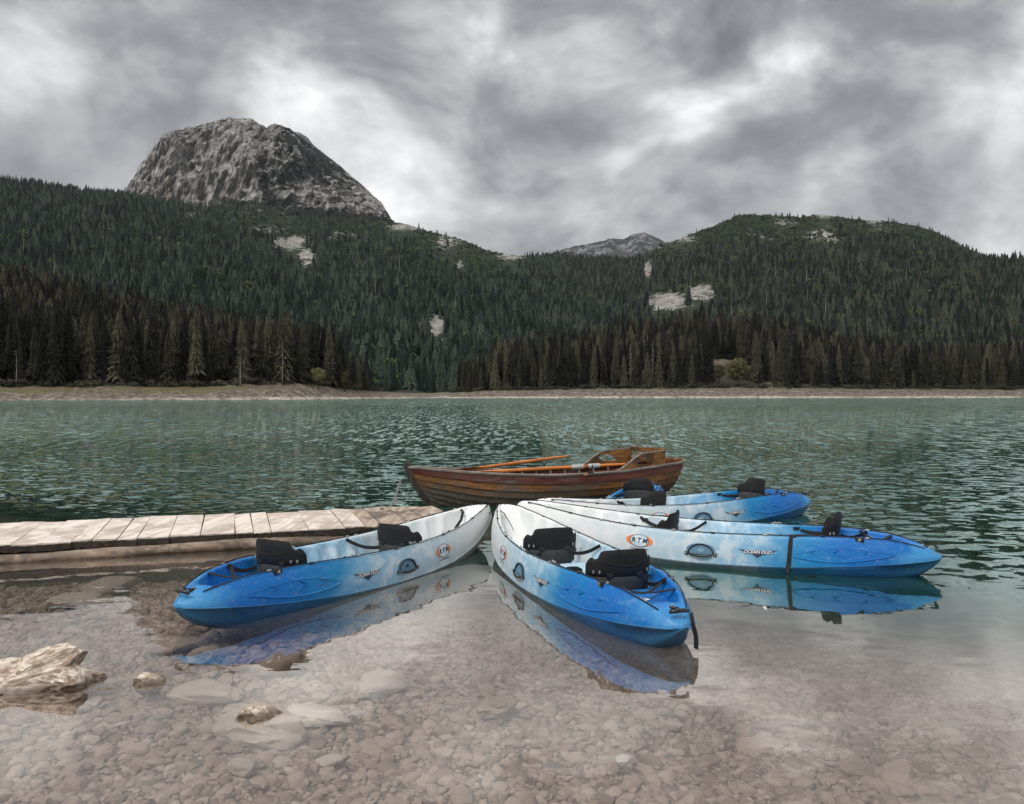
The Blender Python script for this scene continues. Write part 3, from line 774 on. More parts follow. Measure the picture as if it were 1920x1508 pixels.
def proto(name, V, T, mat):
    me = raw_mesh(name, V, T, mat); o = bpy.data.objects.new(name, me); return o
def instancer(name, protos, X, Y, Z, S, SX, seed, label, cat):
    """One stuff object: the prototypes instanced on points with their own size and turn."""
    pc = bpy.data.collections.new(name + "_kinds")
    for p in protos: pc.objects.link(p)
    r = np.random.default_rng(seed); n = len(X)
    me = bpy.data.meshes.new(name); me.vertices.add(n); me.vertices.foreach_set('co', np.stack([X, Y, Z], 1).astype(np.float32).ravel())
    def av(nm, data):
        a = me.attributes.new(nm, 'FLOAT_VECTOR', 'POINT'); a.data.foreach_set('vector', np.asarray(data, np.float32).ravel())
    av('sc', S if np.ndim(S) == 2 else np.stack([S * SX, S * SX, S], 1))
    rot = np.stack([0 * X, 0 * X, r.uniform(0, 6.28, n)], 1)
    if cat == 'gravel': rot[:, 0] = r.normal(0, .25, n); rot[:, 1] = r.normal(0, .25, n)
    av('ro', rot)
    ai = me.attributes.new('pick', 'INT', 'POINT'); ai.data.foreach_set('value', r.integers(0, len(protos), n).astype(np.int32))
    o = link(bpy.data.objects.new(name, me))
    ng = bpy.data.node_groups.new(name + "_nodes", 'GeometryNodeTree')
    ng.interface.new_socket('Geometry', in_out='INPUT', socket_type='NodeSocketGeometry')
    ng.interface.new_socket('Geometry', in_out='OUTPUT', socket_type='NodeSocketGeometry')
    N, L = ng.nodes, ng.links
    gi = N.new('NodeGroupInput'); go = N.new('NodeGroupOutput'); iop = N.new('GeometryNodeInstanceOnPoints'); ci = N.new('GeometryNodeCollectionInfo')
    ci.inputs[0].default_value = pc; ci.inputs['Separate Children'].default_value = True; ci.inputs['Reset Children'].default_value = True
    def na(nm, typ):
        q = N.new('GeometryNodeInputNamedAttribute'); q.data_type = typ; q.inputs[0].default_value = nm; return q.outputs[0]
    L.new(gi.outputs[0], iop.inputs['Points']); L.new(ci.outputs[0], iop.inputs['Instance'])
    iop.inputs['Pick Instance'].default_value = True
    L.new(na('pick', 'INT'), iop.inputs['Instance Index']); L.new(na('sc', 'FLOAT_VECTOR'), iop.inputs['Scale'])
    e2r = N.new('FunctionNodeEulerToRotation'); L.new(na('ro', 'FLOAT_VECTOR'), e2r.inputs[0]); L.new(e2r.outputs[0], iop.inputs['Rotation'])
    L.new(iop.outputs[0], go.inputs[0])
    md = o.modifiers.new("scatter", 'NODES'); md.node_group = ng
    for p in protos:
        for mt in p.data.materials:
            if mt.name not in [q.name for q in me.materials]: me.materials.append(mt)
    return tag(o, label, cat, kind='stuff')

rs = np.random.default_rng(8)
near_protos = [bpy.data.objects.new("wood_crown", c) for c in CROWNS]
instancer("far_shore_wood", near_protos, *[np.array([t[i] for t in rest]) for i in (1, 2, 3)], np.array([t[4] for t in rest]), r.uniform(.9, 1.2, len(rest)), 4,
          "dense dark spruce wood rising behind the front ranks on the far shore", "forest")
fp = []
for sp, nt_, pw in ((.17, 8, .85), (.20, 9, .9), (.14, 7, .7), (.18, 8, .75), (.22, 7, 1.0), (.12, 8, .6)):
    V, T, tp = conifer_solid(rs, nt_, 6, sp, .06, pw, .5); fp.append(bpy.data.objects.new("slope_conifer", raw_mesh("slope_conifer", V, T, M_spruce_far, tip=tp)))
con = ~FSC
instancer("slope_forest", fp, FX[con], FY[con], FZ[con] - .5, FH[con], np.random.default_rng(4).uniform(.85, 1.65, con.sum()), 5,
          "dark green conifer forest covering the slopes under the mountain", "forest")
lob = lambda: [(rs.uniform(-.5, .5), rs.uniform(-.5, .5), rs.uniform(.3, .7), rs.uniform(.25, .45)) for _ in range(6)]
sp_ = [proto("slope_shrub", *blob_crown(rs, 190, lob(), .11), M_scrub) for _ in range(3)]
instancer("slope_scrub", sp_, FX[FSC], FY[FSC], FZ[FSC] - .5, FH[FSC], np.random.default_rng(5).uniform(.9, 1.5, FSC.sum()), 6,
          "lighter green scrub and broadleaf trees on the upper slopes of the hills", "scrub")
# grey dead trunks scattered through the slope forest
pick = np.random.default_rng(31).choice(np.flatnonzero(con & (FY > 620)), 360, replace=False)
dv = MB(); dv.tube([(0, 0, 0), (.01, 0, .5), (0, .01, 1)], [.014, .011, .003], 5)
_o = dv.build("snag", M_deadwood); _m = _o.data; bpy.data.objects.remove(_o)
V_, T_ = conifer_crown(rs, 12, 5, 2, .1, .25, .7, .35)
snags = [bpy.data.objects.new("snag", _m), proto("dead_conifer", V_, T_, M_dead)]
instancer("slope_snags", snags, FX[pick] + 3, FY[pick] - 4, FZ[pick], FH[pick] * .75 + 10, np.full(len(pick), 1.0), 7,
          "pale dead trunks scattered through the conifer forest on the slopes", "dead trees")
# low shrubs along the top of the bank
rr = np.random.default_rng(40); bp = np.concatenate([rr.uniform(-300, 720, 130), rr.uniform(850, 2300, 240)])
bYs, bYb, _, _, _ = nearhill(bp); bY = bYb - rr.uniform(0, 5, len(bp)); bz = near_h(bp, bY)
instancer("bank_shrubs", [proto("bank_shrub", *blob_crown(rs, 160, lob(), .11), M_leaf_dull) for _ in range(2)], (bp - 960) / F * bY, bY, bz - .2, rr.uniform(.8, 2.6, len(bp)), rr.uniform(1., 1.8, len(bp)), 8,
          "low dull shrubs along the top of the far bank", "shrubs")


# ================================================================== KAYAKS
KL = 3.8
def ktab(pts):
    a = np.array(pts, float)
    def f(t):     # monotone-ish cubic through the table
        x, y = a[:, 0], a[:, 1]; h = np.diff(x); d = np.diff(y) / h
        m = np.zeros(len(x)); m[1:-1] = np.where(d[:-1] * d[1:] > 0, 2 * d[:-1] * d[1:] / (d[:-1] + d[1:] + 1e-12), 0); m[0] = d[0]; m[-1] = d[-1]
        i = np.clip(np.searchsorted(x, t) - 1, 0, len(h) - 1); s = (t - x[i]) / h[i]
        return (2 * s ** 3 - 3 * s ** 2 + 1) * y[i] + (s ** 3 - 2 * s ** 2 + s) * h[i] * m[i] + (-2 * s ** 3 + 3 * s ** 2) * y[i + 1] + (s ** 3 - s ** 2) * h[i] * m[i + 1]
    return f
k_w = ktab([(0, 0.0), (.006, .05), (.02, .105), (.05, .175), (.1, .245), (.2, .325), (.35, .385), (.5, .405), (.65, .385), (.78, .315), (.88, .225), (.94, .155), (.975, .10), (.993, .05), (1, 0.0)])
k_c = ktab([(0, .185), (.05, .165), (.1, .145), (.2, .11), (.35, .075), (.5, .065), (.65, .085), (.78, .14), (.88, .22), (.95, .305), (1, .39)])
k_k = ktab([(0, .18), (.02, .10), (.06, .01), (.12, -.045), (.25, -.065), (.5, -.07), (.7, -.06), (.82, -.01), (.9, .07), (.96, .20), (1, .385)])
k_r = ktab([(0, .20), (.02, .235), (.06, .285), (.12, .325), (.2, .335), (.35, .32), (.5, .31), (.65, .325), (.78, .365), (.88, .41), (.95, .44), (.985, .445), (1, .415)])
def k_wr(t): return k_w(t) * np.interp(t, [0, .06, .2, .5, .8, .95, 1], [.62, .70, .84, .90, .86, .74, .6])
# depth of the moulded well under the rim
k_well = ktab([(0, 0), (.035, .0), (.065, .02), (.085, .085), (.2, .095), (.225, .16), (.25, .21), (.33, .215), (.37, .18), (.41, .235), (.54, .24), (.565, .16), (.59, .205), (.66, .21), (.70, .18), (.74, .24), (.86, .22), (.905, .13), (.93, .03), (.955, 0), (1, 0)])
def topside(t, v, side):
    """Point on the upper side of the shell; v: 0 at the seam, 1 at the rim."""
    w_, c, wr, r_ = k_w(t), k_c(t), k_wr(t), k_r(t)
    y = w_ - (w_ - wr) * np.asarray(v) ** 1.7
    z = c + (r_ - c) * (np.asarray(v) ** .92)
    return np.stack([t * KL + 0 * y, side * y, z], -1)
def surf(t, v, side, off=0.0):
    p = topside(t, v, side); e = 1e-3
    du = topside(t + e, v, side) - topside(t - e, v, side); dv = topside(t, v + e, side) - topside(t, v - e, side)
    n = np.cross(du, dv) * (1 if side < 0 else -1); n = n / (np.linalg.norm(n, axis=-1, keepdims=True) + 1e-9)
    return p + n * off
NT_ = 210
kt = .5 - .5 * np.cos(np.linspace(0, 1, NT_) * np.pi); kt = .45 * kt + .55 * np.linspace(0, 1, NT_)
def kayak_shell():
    # upper moulding: seam -> rim -> well -> centre line, both sides
    rows = []
    vs = np.linspace(0, 1, 9)
    for t in kt:
        half = [topside(np.array(t), np.array(v), 1)[1:] for v in vs]
        wr, r_, dp = float(k_wr(t)), float(k_r(t)), max(float(k_well(t)), 0.0)
        e = min(1, wr / .12)
        # rolled rim
        half += [np.array([wr - .008 * e, r_ + .008 * e]), np.array([wr - .022 * e, r_ + .009 * e]), np.array([wr - .034 * e, r_ + .002 * e])]
        wi = wr - .036 * e
        rib = 0.0
        if .40 < t < .555: rib = max(0, math.sin((t - .40) / .155 * math.pi * 5)) ** .7 * math.sin((t - .40) / .155 * math.pi) ** .3
        if .715 < t < .885: rib = max(0, math.sin((t - .715) / .17 * math.pi * 6)) ** .7 * math.sin((t - .715) / .17 * math.pi) ** .3
        crown = .018 * (1 - min(1, dp / .04)) * e
        for k, s in enumerate(np.linspace(.08, 1, 9)):
            zz = r_ - dp * (s ** .9) - .002
            yy = wi - wi * .20 * s ** 1.3 - rib * .035 * math.sin(min(1, s * 1.05) * math.pi) ** .8
            half.append(np.array([yy, zz + crown * .3 * s]))
        y0, z0 = half[-1]
        seatw = math.exp(-((t - .29) / .035) ** 2) + math.exp(-((t - .62) / .035) ** 2)
        cons = (math.exp(-((t - .385) / .016) ** 2) + math.exp(-((t - .555) / .014) ** 2) * .5)
        foot = .03 * (sstep(t, .41, .44) * (1 - sstep(t, .52, .55)) + sstep(t, .73, .76) * (1 - sstep(t, .84, .87)))
        for s in (.85, .66, .48, .3, .12, 0):
            zz = z0 - .016 * seatw * (1 - s ** 2) * 1.0 + crown * (1 - s * s) + foot * (1 - s) ** 2 * 1.3
            half.append(np.array([y0 * s, zz]))
        half = np.array(half)
        full = np.concatenate([np.stack([-half[:, 0], half[:, 1]], 1), half[-2::-1]])
        rows.append(np.concatenate([np.full((len(full), 1), t * KL), full], 1))
    rows = np.array(rows); n = rows.shape[1]
    deckv, deckf = rows.reshape(-1, 3), grid_faces(len(kt), n)
    # lower moulding: seam -> chine -> keel with a shallow central channel
    rows = []
    for t in kt:
        w_, c, k = float(k_w(t)), float(k_c(t)), float(k_k(t)); h = c - k
        half = [(w_, c), (w_ * 1.006 + .002 * min(1, w_ / .1), c - .012 * min(1, h / .05)), (w_ * .985, c - h * .16), (w_ * .945, c - h * .36), (w_ * .87, c - h * .58), (w_ * .73, c - h * .78), (w_ * .55, c - h * .91), (w_ * .36, c - h * .965), (w_ * .2, k), (w_ * .07, k + h * .02), (0, k + h * .03)]
        # sharper, keel-like ends
        sh = max(0, 1 - t / .14) + max(0, (t - .86) / .14)
        half = [(y * (1 - sh * .30 * math.sin(math.pi * min(1, max(0, (c - z) / (h + 1e-6))) ** .8)), z) for y, z in half]
        half = np.array(half); full = np.concatenate([np.stack([-half[:, 0], half[:, 1]], 1), half[-2::-1]])
        rows.append(np.concatenate([np.full((len(full), 1), t * KL), full], 1))
    rows = np.array(rows); n2 = rows.shape[1]
    return deckv, deckf, rows.reshape(-1, 3), grid_faces(len(kt), n2)[:, ::-1]

def mat_kayak(name, dull=0.0):
    m, nt, out = new_mat(name)
    pos = nt.node('ShaderNodeTexCoord').outputs['Object']
    seed = nt.node('ShaderNodeAttribute', attribute_name='seed', attribute_type='OBJECT').outputs['Fac']
    cb = nt.node('ShaderNodeCombineXYZ'); nt.l.new(seed, cb.inputs[0]); nt.l.new(seed, cb.inputs[2])
    p = nt.vmath('ADD', pos, cb.outputs[0])
    sx = nt.node('ShaderNodeSeparateXYZ'); nt.l.new(pos, sx.inputs[0])
    n1 = nt.noise(nt.mapping(p, scale=(1.0, 1.2, 1.6)), 2.2, 5, .6, .3); n2 = nt.noise(p, 9.0, 4, .6, .4)
    f = nt.math('ADD', sx.outputs[0], nt.math('MULTIPLY', nt.math('SUBTRACT', n1, .5), 1.0))
    f = nt.math('DIVIDE', f, KL)
    c = nt.ramp(f, [(0.03, (0.045, 0.25, 0.52)), (.085, (0.001, 0.130, 0.43)), (.20, (0.001, 0.145, 0.49)), (.29, (0.006, 0.22, 0.48)), (.38, (0.20, 0.42, 0.60)), (.52, (0.37, 0.54, 0.66)), (.66, (0.50, 0.60, 0.65)), (.80, (0.72, 0.74, 0.74)), (1.0, (0.76, 0.765, 0.76))])
    mot = nt.smooth(n2, .44, .62)
    pale = nt.math('MULTIPLY', mot, nt.smooth(f, .30, .46))
    c = nt.mix(nt.math('MULTIPLY', pale, .60), c, (0.72, 0.745, 0.75))
    wear = nt.noise(nt.mapping(p, scale=(.4, 1, 1)), 40, 3, .7)
    c = nt.mix(nt.math('MULTIPLY', nt.smooth(wear, .52, .75), .16), c, (0.55, 0.56, 0.55))
    dirt = nt.noise(p, 5, 6, .7)
    c = nt.mix(nt.math('MULTIPLY', nt.smooth(dirt, .5, .8), .12 + dull * .4), c, (0.24, 0.235, 0.22))
    scr = nt.noise(nt.mapping(p, scale=(1.2, 26, 26), rot=(0, R(3), R(2))), 3.0, 3, .7, .6)
    c = nt.mix(nt.math('MULTIPLY', nt.smooth(scr, .60, .70), .16), c, (0.62, 0.66, 0.68))
    grit = nt.noise(nt.mapping(p, scale=(1, 3, 3)), 16, 5, .75)
    c = nt.mix(nt.math('MULTIPLY', nt.smooth(grit, .56, .70), .22), c, (0.20, 0.19, 0.17))
    if dull: c = nt.mix(dull, c, (0.03, 0.07, 0.10))  # hull darkened: shade of its downward-facing side put into the colour
    pbsdf(nt, out, c, .45 + .15 * dull, nt.bump(wear, .10, .002), spec=.32)
    return m
M_kdeck = mat_kayak("kayak_polyethylene"); M_khull = mat_kayak("shaded_hull_polyethylene", .45)
def plain(name, c, rough=.5, spec=.5, metal=0.0, bump=0.0, bs=60):
    m, nt, out = new_mat(name)
    pos = nt.node('ShaderNodeTexCoord').outputs['Object']
    n = nt.noise(pos, bs, 4, .6); n2 = nt.noise(pos, bs * .12, 3, .6)
    cc = nt.mix(nt.math('MULTIPLY', nt.smooth(n2, .4, .7), .35), c, tuple(min(1, x * 1.7 + .004) for x in c))
    pbsdf(nt, out, cc, nt.math('ADD', rough - .08, nt.math('MULTIPLY', n, .16)), nt.bump(n, bump, .002) if bump else None, spec, metal)
    return m
M_foam = plain("black_seat_foam", (0.010, 0.010, 0.011), .62, .35, bump=.3, bs=90)
M_band = plain("dark_grey_seat_fabric", (0.042, 0.043, 0.045), .75, .3, bump=.5, bs=140)
M_web = plain("black_webbing", (0.012, 0.012, 0.013), .7, .3, bump=.4, bs=300)
M_cord = plain("black_cord", (0.014, 0.014, 0.015), .6, .3)
M_blkpl = plain("black_plastic", (0.016, 0.016, 0.017), .35, .5)
M_steel = plain("stainless_steel", (0.45, 0.44, 0.42), .5, .5, 1.0)
M_orange = plain("orange_print", (0.80, 0.20, 0.055), .45)
M_navy = plain("navy_print", (0.018, 0.024, 0.055), .45)
M_palepr = plain("pale_print", (0.50, 0.60, 0.66), .45)
M_white = plain("white_print", (0.80, 0.80, 0.78), .45)
M_recess = plain("recess_blue", (0.10, 0.20, 0.29), .4)
M_hatch = plain("hatch_blue", (0.03, 0.22, 0.48), .35)
M_emboss = mat_kayak("kayak_embossing")

def text_tris(body, size, shear=0.0, bold=0.0):
    cu = bpy.data.curves.new("t", 'FONT'); cu.body = body; cu.size = size; cu.align_x = 'CENTER'; cu.align_y = 'CENTER'; cu.shear = shear; cu.offset = bold
    cu.resolution_u = 3
    o = bpy.data.objects.new("t", cu); COL.objects.link(o)
    dg = bpy.context.evaluated_depsgraph_get(); dg.update()
    me = o.evaluated_get(dg).to_mesh()
    me.calc_loop_triangles()
    V = np.array([v.co[:2] for v in me.vertices]); T = np.array([t.vertices[:] for t in me.loop_triangles])
    bpy.data.objects.remove(o); bpy.data.curves.remove(cu)
    return V, T
def ellipse2(a, b, rings=4, n=36, hole=0.0):
    V = [] ; T = []
    rr = np.linspace(hole, 1, rings + 1)
    for q in rr:
        for k in range(n): V.append((a * q * math.cos(6.28318 * k / n), b * q * math.sin(6.28318 * k / n)))
    for i in range(rings):
        for k in range(n):
            p, q = i * n + k, i * n + (k + 1) % n; T += [(p, q, q + n), (p, q + n, p + n)]
    return np.array(V), np.array(T)
def poly2(pts, sub=3):
    bm = bmesh.new(); f = bm.faces.new([bm.verts.new((x, y, 0)) for x, y in pts])
    bmesh.ops.triangulate(bm, faces=bm.faces[:])
    bmesh.ops.subdivide_edges(bm, edges=bm.edges[:], cuts=sub, use_grid_fill=True); bmesh.ops.triangulate(bm, faces=bm.faces[:])
    bm.verts.index_update(); V = np.array([v.co[:2] for v in bm.verts]); T = np.array([[v.index for v in f.verts] for f in bm.faces]); bm.free(); return V, T
def decal(name, V2, T, x0, v0, side, mat, off, parent, dx=0.0, dy=0.0):
    """Print flat shapes onto the side of the shell; reads left to right from outside."""
    h = float(k_r(x0 / KL) - k_c(x0 / KL)) * 1.03
    sgn = 1 if side < 0 else -1
    t = (x0 + sgn * (V2[:, 0] + dx)) / KL; v = np.clip(v0 + (V2[:, 1] + dy) / h, .01, .99)
    Pn = surf(t, v, side, off)
    if sgn < 0: T = T[:, ::-1]
    return mesh_np(name, Pn, T, mat, True, parent)

TXT_RTM = text_tris("R T M", .058, .25, .0022); TXT_WEB = text_tris("www.rotomod.com", .021, .0, .0004)
TXT_OD = text_tris("OCEAN DUO", .038, .25, .0006); TXT_ODB = text_tris("OCEAN DUO", .038, .25, .0030)

def seat_back(parent, t):
    """Moulded backrest: tall curved panel with lower wings, over a pleated lumbar band."""
    x0 = t * KL
    zf = float(k_r(t) - k_well(t)) + .01
    def shell(R0, amax, zlo, zhi, th, lean, nseg=30, nz=8, puff=0.0):
        mb = MB(); A = np.linspace(-amax, amax, nseg)
        outer = []; inner = []
        for i in range(nz):
            s = i / (nz - 1)
            for k, a in enumerate(A):
                lo, hi = zlo(a), zhi(a); z = lo + (hi - lo) * s
                edge = math.sqrt(max(0, 1 - (2 * s - 1) ** 6)) * (1 - (abs(a) / amax) ** 10 * .7)
                rad = R0 + th * .5 * edge + puff * math.sin(s * math.pi); ri = R0 - th * .5 * edge
                lx = -lean * (z - zf)
                f = lambda q: (x0 - q * math.cos(a) * .80 + R0 * .62 + lx, q * math.sin(a), z)
                outer.append(f(rad)); inner.append(f(ri))
        n = nseg
        mb.v = outer + inner; N = len(outer)
        for i in range(nz - 1):
            for k in range(n - 1):
                a = i * n + k; mb.f.append((a, a + 1, a + n + 1, a + n)); mb.f.append((N + a, N + a + n, N + a + n + 1, N + a + 1))
        for k in range(n - 1):
            mb.f.append((k, N + k, N + k + 1, k + 1)); a = (nz - 1) * n + k; mb.f.append((a, a + 1, N + a + 1, N + a))
        for i in range(nz - 1):
            a = i * n; mb.f.append((a, a + n, N + a + n, N + a)); a = i * n + n - 1; mb.f.append((a, N + a, N + a + n, a + n))
        return mb
    def top(a):
        u = abs(a)
        hump = .5 + .5 * math.cos(min(1, u / .74) * math.pi) if False else (1 - sstep(u, .70, .84))
        return zf + .262 + .062 * hump * math.cos(u * .9) - .012 * math.exp(-((u - .88) / .05) ** 2) - .05 * sstep(u, 1.0, 1.28) ** 2
    b = shell(.245, 1.25, lambda a: zf + .135, top, .022, .12).build("backrest", M_foam, parent, smooth=True)
    l = shell(.232, 1.20, lambda a: zf - .005 + .02 * abs(a), lambda a: zf + .145, .016, .12, puff=.006).build("lumbar_band", M_band, b, smooth=True)
    # piped ridge across the back, pleats in the band, rivet holes
    mb = MB()
    for q in range(-6, 7):
        a = q * .16
        pts = [(x0 - .248 * math.cos(a) * .80 + .245 * .62 - .12 * z, .25 * math.sin(a), zf + z) for z in (.012, .05, .09, .125)]
        mb.tube(pts, .0035, 5)
    mb.build("pleats", M_band, b)
    pts = []
    for a in np.linspace(-.62, .62, 15):
        z = .245 - .035 * math.cos(a * 2.4); pts.append((x0 - .258 * math.cos(a) * .80 + .245 * .62 - .12 * z, .258 * math.sin(a), zf + z))
    MB().tube(pts, .004, 6).build("piping", M_foam, b, smooth='all')
    for a in (-.9, -.72, .72, .9):
        z = .17; c = Vector((x0 - .262 * math.cos(a) * .80 + .245 * .62 - .12 * z, .262 * math.sin(a), zf + z))
        MB().box(c, (.014, .012, .022)).build("eyelet", M_steel, b, bevel=.003)
    for s in (-1, 1):
        c = Vector((x0 - .25 * math.cos(.35) * .8 + .15 - .01, s * .25 * math.sin(.45), zf + .15))
        MB().box(c, (.022, .05, .03)).build("buckle", M_blkpl, b, bevel=.005)
        # strap forward to the rim
        tt = t + .105; yr = float(k_wr(np.array(tt))) - .02; zr = float(k_r(np.array(tt))) + .008
        A = Vector((x0 + .06, s * .232, zf + .10)); B = Vector((tt * KL, s * yr, zr))
        pts = [A.lerp(B, f) + Vector((0, 0, -.02 * math.sin(f * math.pi))) for f in np.linspace(0, 1, 8)]
        MB().ribbon(pts, (0, s * .2, 1), .030, .004).build("strap", M_web, b)
        MB().box(A.lerp(B, .72) + Vector((0, 0, -.012)), (.06, .016, .036)).build("adjuster", M_blkpl, b, bevel=.005)
        # strap back to the shell
        tt = t - .075; yr = float(k_wr(np.array(tt))) - .05; zr = float(k_r(np.array(tt))) + .004
        A = Vector((x0 - .07, s * .12, zf + .11)); B = Vector((tt * KL, s * yr, zr))
        pts = [A.lerp(B, f) + Vector((0, 0, -.03 * math.sin(f * math.pi))) for f in np.linspace(0, 1, 8)]
        MB().ribbon(pts, (0, .3, 1), .028, .004).build("strap", M_web, b)
    # seat pad
    rings = []
    for s, q in ((-.10, .75), (-.06, .98), (.05, 1.0), (.16, .92), (.2, .7)):
        rings.append([(x0 + s + .1, y * q, z) for y, z in [(-.19, zf - .012), (-.19, zf + .006), (-.1, zf + .014), (0, zf + .012), (.1, zf + .014), (.19, zf + .006), (.19, zf - .012)]])
    MB().loft(rings).build("seat_pad", M_band, b, smooth=True)
    return b

def make_kayak():
    root = empty("kayak")
    dv, df, hv, hf = kayak_shell()
    deck = mesh_np("deck", dv, df, M_kdeck, True, root); hull = mesh_np("hull", hv, hf, M_khull, True, root)
    for o in (deck, hull): o.data.set_sharp_from_angle(angle=R(50))
    # seam flange
    for s in (-1, 1):
        T = np.linspace(.004, .996, 90); P_ = topside(T, np.zeros(90), s); P_[:, 1] += s * .004; P_[:, 2] -= .002
        MB().tube(P_, .0055, 6).build("seam", M_khull, root, smooth='all')
        # deck line held by eyelets along the rim
        stops = [.035, .15, .24, .36, .475, .565, .66, .745, .83, .90, .955]
        T = np.linspace(stops[0], stops[-1], 120); wr = k_wr(T) - .004; z = k_r(T) + .014
        sag = np.array([min(abs(t - q) for q in stops) for t in T]); wr = wr + np.minimum(sag * .12, .004)
        dl = MB().tube(np.stack([T * KL, s * wr, z], 1), .0042, 6).build("deck_line", M_cord, root, smooth='all')
        for i, q in enumerate(stops[1:]):
            c = Vector((q * KL, s * (float(k_wr(np.array(q))) - .004), float(k_r(np.array(q))) + .012))
            MB().box(c, (.036, .016, .014)).build("eyelet", M_blkpl if i % 2 else M_steel, dl, bevel=.004)
        for q in (.345, .355, .535, .665):
            c = Vector((q * KL, s * (float(k_wr(np.array(q))) - .02), float(k_r(np.array(q))) + .012))
            ring = [c + Vector((.016 * math.cos(a), .004 * math.sin(a) * s, .016 * math.sin(a))) for a in np.linspace(0, 6.283, 13)[:-1]]
            MB().tube(ring, .0035, 5, True).build("ring", M_steel, dl, smooth='all')
        # cleat on the rim behind the rear seat
        q = .165; c = Vector((q * KL, s * (float(k_wr(np.array(q))) + .004), float(k_r(np.array(q))) - .004))
        cl = MB().box(c, (.07, .022, .04)).build("cleat", M_blkpl, root, bevel=.008)
        MB().box(c + Vector((.0, s * .012, .0)), (.022, .01, .02)).build("bolt", M_steel, cl, bevel=.003)
        # side carrying handle over a moulded recess
        xh = .500 * KL; vh = .40
        V2, T2 = ellipse2(.125, .062, 4, 32); V2 = V2[:]; V2[:, 1] = np.maximum(V2[:, 1], -.040)
        rec = decal("handle_recess", V2, T2, xh, vh, s, M_recess, .0025, root)
        sgn = 1 if s < 0 else -1
        def on(a, b_, o): 
            h = float(k_r(xh / KL) - k_c(xh / KL)) * 1.03
            return surf(np.array((xh + sgn * a) / KL), np.array(vh + b_ / h), s, o)
        arc = [on(.108 * math.cos(a), -.035 + .088 * math.sin(a), .006 + .004 * math.sin(a)) for a in np.linspace(0, math.pi, 22)]
        hd = MB().tube(arc, .0052, 7).build("side_handle", M_cord, root, smooth='all')
        grip = [on(a, -.036 - .010 * math.sin((a + .1) / .2 * math.pi), .016 + .010 * math.sin((a + .1) / .2 * math.pi)) for a in np.linspace(-.10, .10, 9)]
        MB().tube(grip, [.007, .009, .010, .011, .011, .011, .010, .009, .007], 8).build("grip", M_blkpl, hd, smooth='all')
        for a in (-.122, .122):
            MB().box(Vector(on(a, -.030, .010)), (.032, .016, .028)).build("bracket", M_blkpl, hd, bevel=.005)
            MB().box(Vector(on(a * 1.02, -.030, .017)), (.014, .006, .014)).build("bolt", M_steel, hd, bevel=.002)
        # maker's oval
        xr = .645 * KL; vr = .50
        lg = decal("oval_logo", *ellipse2(.125, .052), xr, vr, s, M_orange, .003, root)
        decal("oval_ring", *ellipse2(.090, .058, 1, 36, .93), xr, vr, s, M_navy, .0052, lg)
        decal("oval_field", *ellipse2(.084, .0535), xr, vr, s, M_palepr, .0042, lg)
        decal("lettering", *TXT_RTM, xr, vr, s, M_navy, .0062, lg)
        decal("address_line", *TXT_WEB, xr, vr, s, M_navy, .0034, lg, 0, -.072)
        # model name on a winged blade
        xo = .375 * KL; vo = .42
        wing = decal("winged_badge", *poly2([(-.16, .024), (-.06, .016), (.06, .016), (.16, .024), (.08, -.008), (.045, -.016), (0, -.044), (-.045, -.016), (-.08, -.008)]), xo, vo, s, M_navy, .003, root)
        decal("lettering_outline", *TXT_ODB, xo, vo, s, M_navy, .0042, wing, 0, .004)
        decal("lettering", *TXT_OD, xo, vo, s, M_white, .0054, wing, 0, .004)
        # embossed fish-shaped panel with three arrowheads
        xp = .20 * KL
        def onp(a, b_, o):
            h = float(k_r(xp / KL) - k_c(xp / KL)) * 1.03
            return surf(np.array((xp + a) / KL), np.clip(np.array(.42 + b_ / h), .02, .97), s, o)
        low = [onp(a, -.015 - .052 * (1 - (a / .40) ** 2), .001) for a in np.linspace(-.40, .40, 30)]
        em = MB(); em.tube(low, [.001] + [.0055] * 28 + [.001], 6)
        upp = [onp(a, -.015 + .058 * (1 - (a / .40) ** 2), .000) for a in np.linspace(-.40, .40, 30)]
        em.tube(upp, [.001] + [.003] * 28 + [.001], 6)
        for a0, sz in ((-.21, .7), (.0, 1.15), (.2, .75)):
            tip = (a0 + .055 * sz, .012)
            em.tube([onp(a0 - .05 * sz, .012 + .045 * sz, .000), onp(*tip, .003)], [.001, .006], 6)
            em.tube([onp(a0 - .03 * sz, .012 - .048 * sz, .000), onp(*tip, .003)], [.001, .006], 6)
        em.build("embossed_panel", M_emboss, root, smooth='all')
    # stern: toggle handle, bungee over the tank well
    q = .022; z = float(k_r(np.array(q))) + .02
    tg = MB().tube([(-.0 + .05, -.062, z + .014), (.042, -.03, z + .02), (.04, 0, z + .022), (.042, .03, z + .02), (.05, .062, z + .014)], [.011, .013, .013, .013, .011], 8).build("toggle_handle", M_blkpl, root, smooth='all')
    MB().tube([(.04, 0, z + .02), (.08, .012, z + .03), (.125, 0, z + .015), (.085, -.012, z + .03), (.04, 0, z + .022)], .004, 6).build("cord_loop", M_cord, tg, smooth='all')
    MB().box((.128, 0, z + .012), (.04, .03, .024)).build("cleat", M_blkpl, tg, bevel=.006); MB().box((.145, 0, z + .022), (.016, .014, .016)).build("bolt", M_steel, tg, bevel=.003)
    mb = MB()
    for (t0, s0, t1, s1) in ((.10, 1, .165, -1), (.10, -1, .165, 1)):
        A = Vector((t0 * KL, s0 * (float(k_wr(np.array(t0))) - .03), float(k_r(np.array(t0))) + .005)); B = Vector((t1 * KL, s1 * (float(k_wr(np.array(t1))) - .03), float(k_r(np.array(t1))) + .005))
        mb.ribbon([A.lerp(B, f) - Vector((0, 0, .045 * math.sin(f * math.pi))) for f in np.linspace(0, 1, 9)], (1, 0, 0), .026, .004)
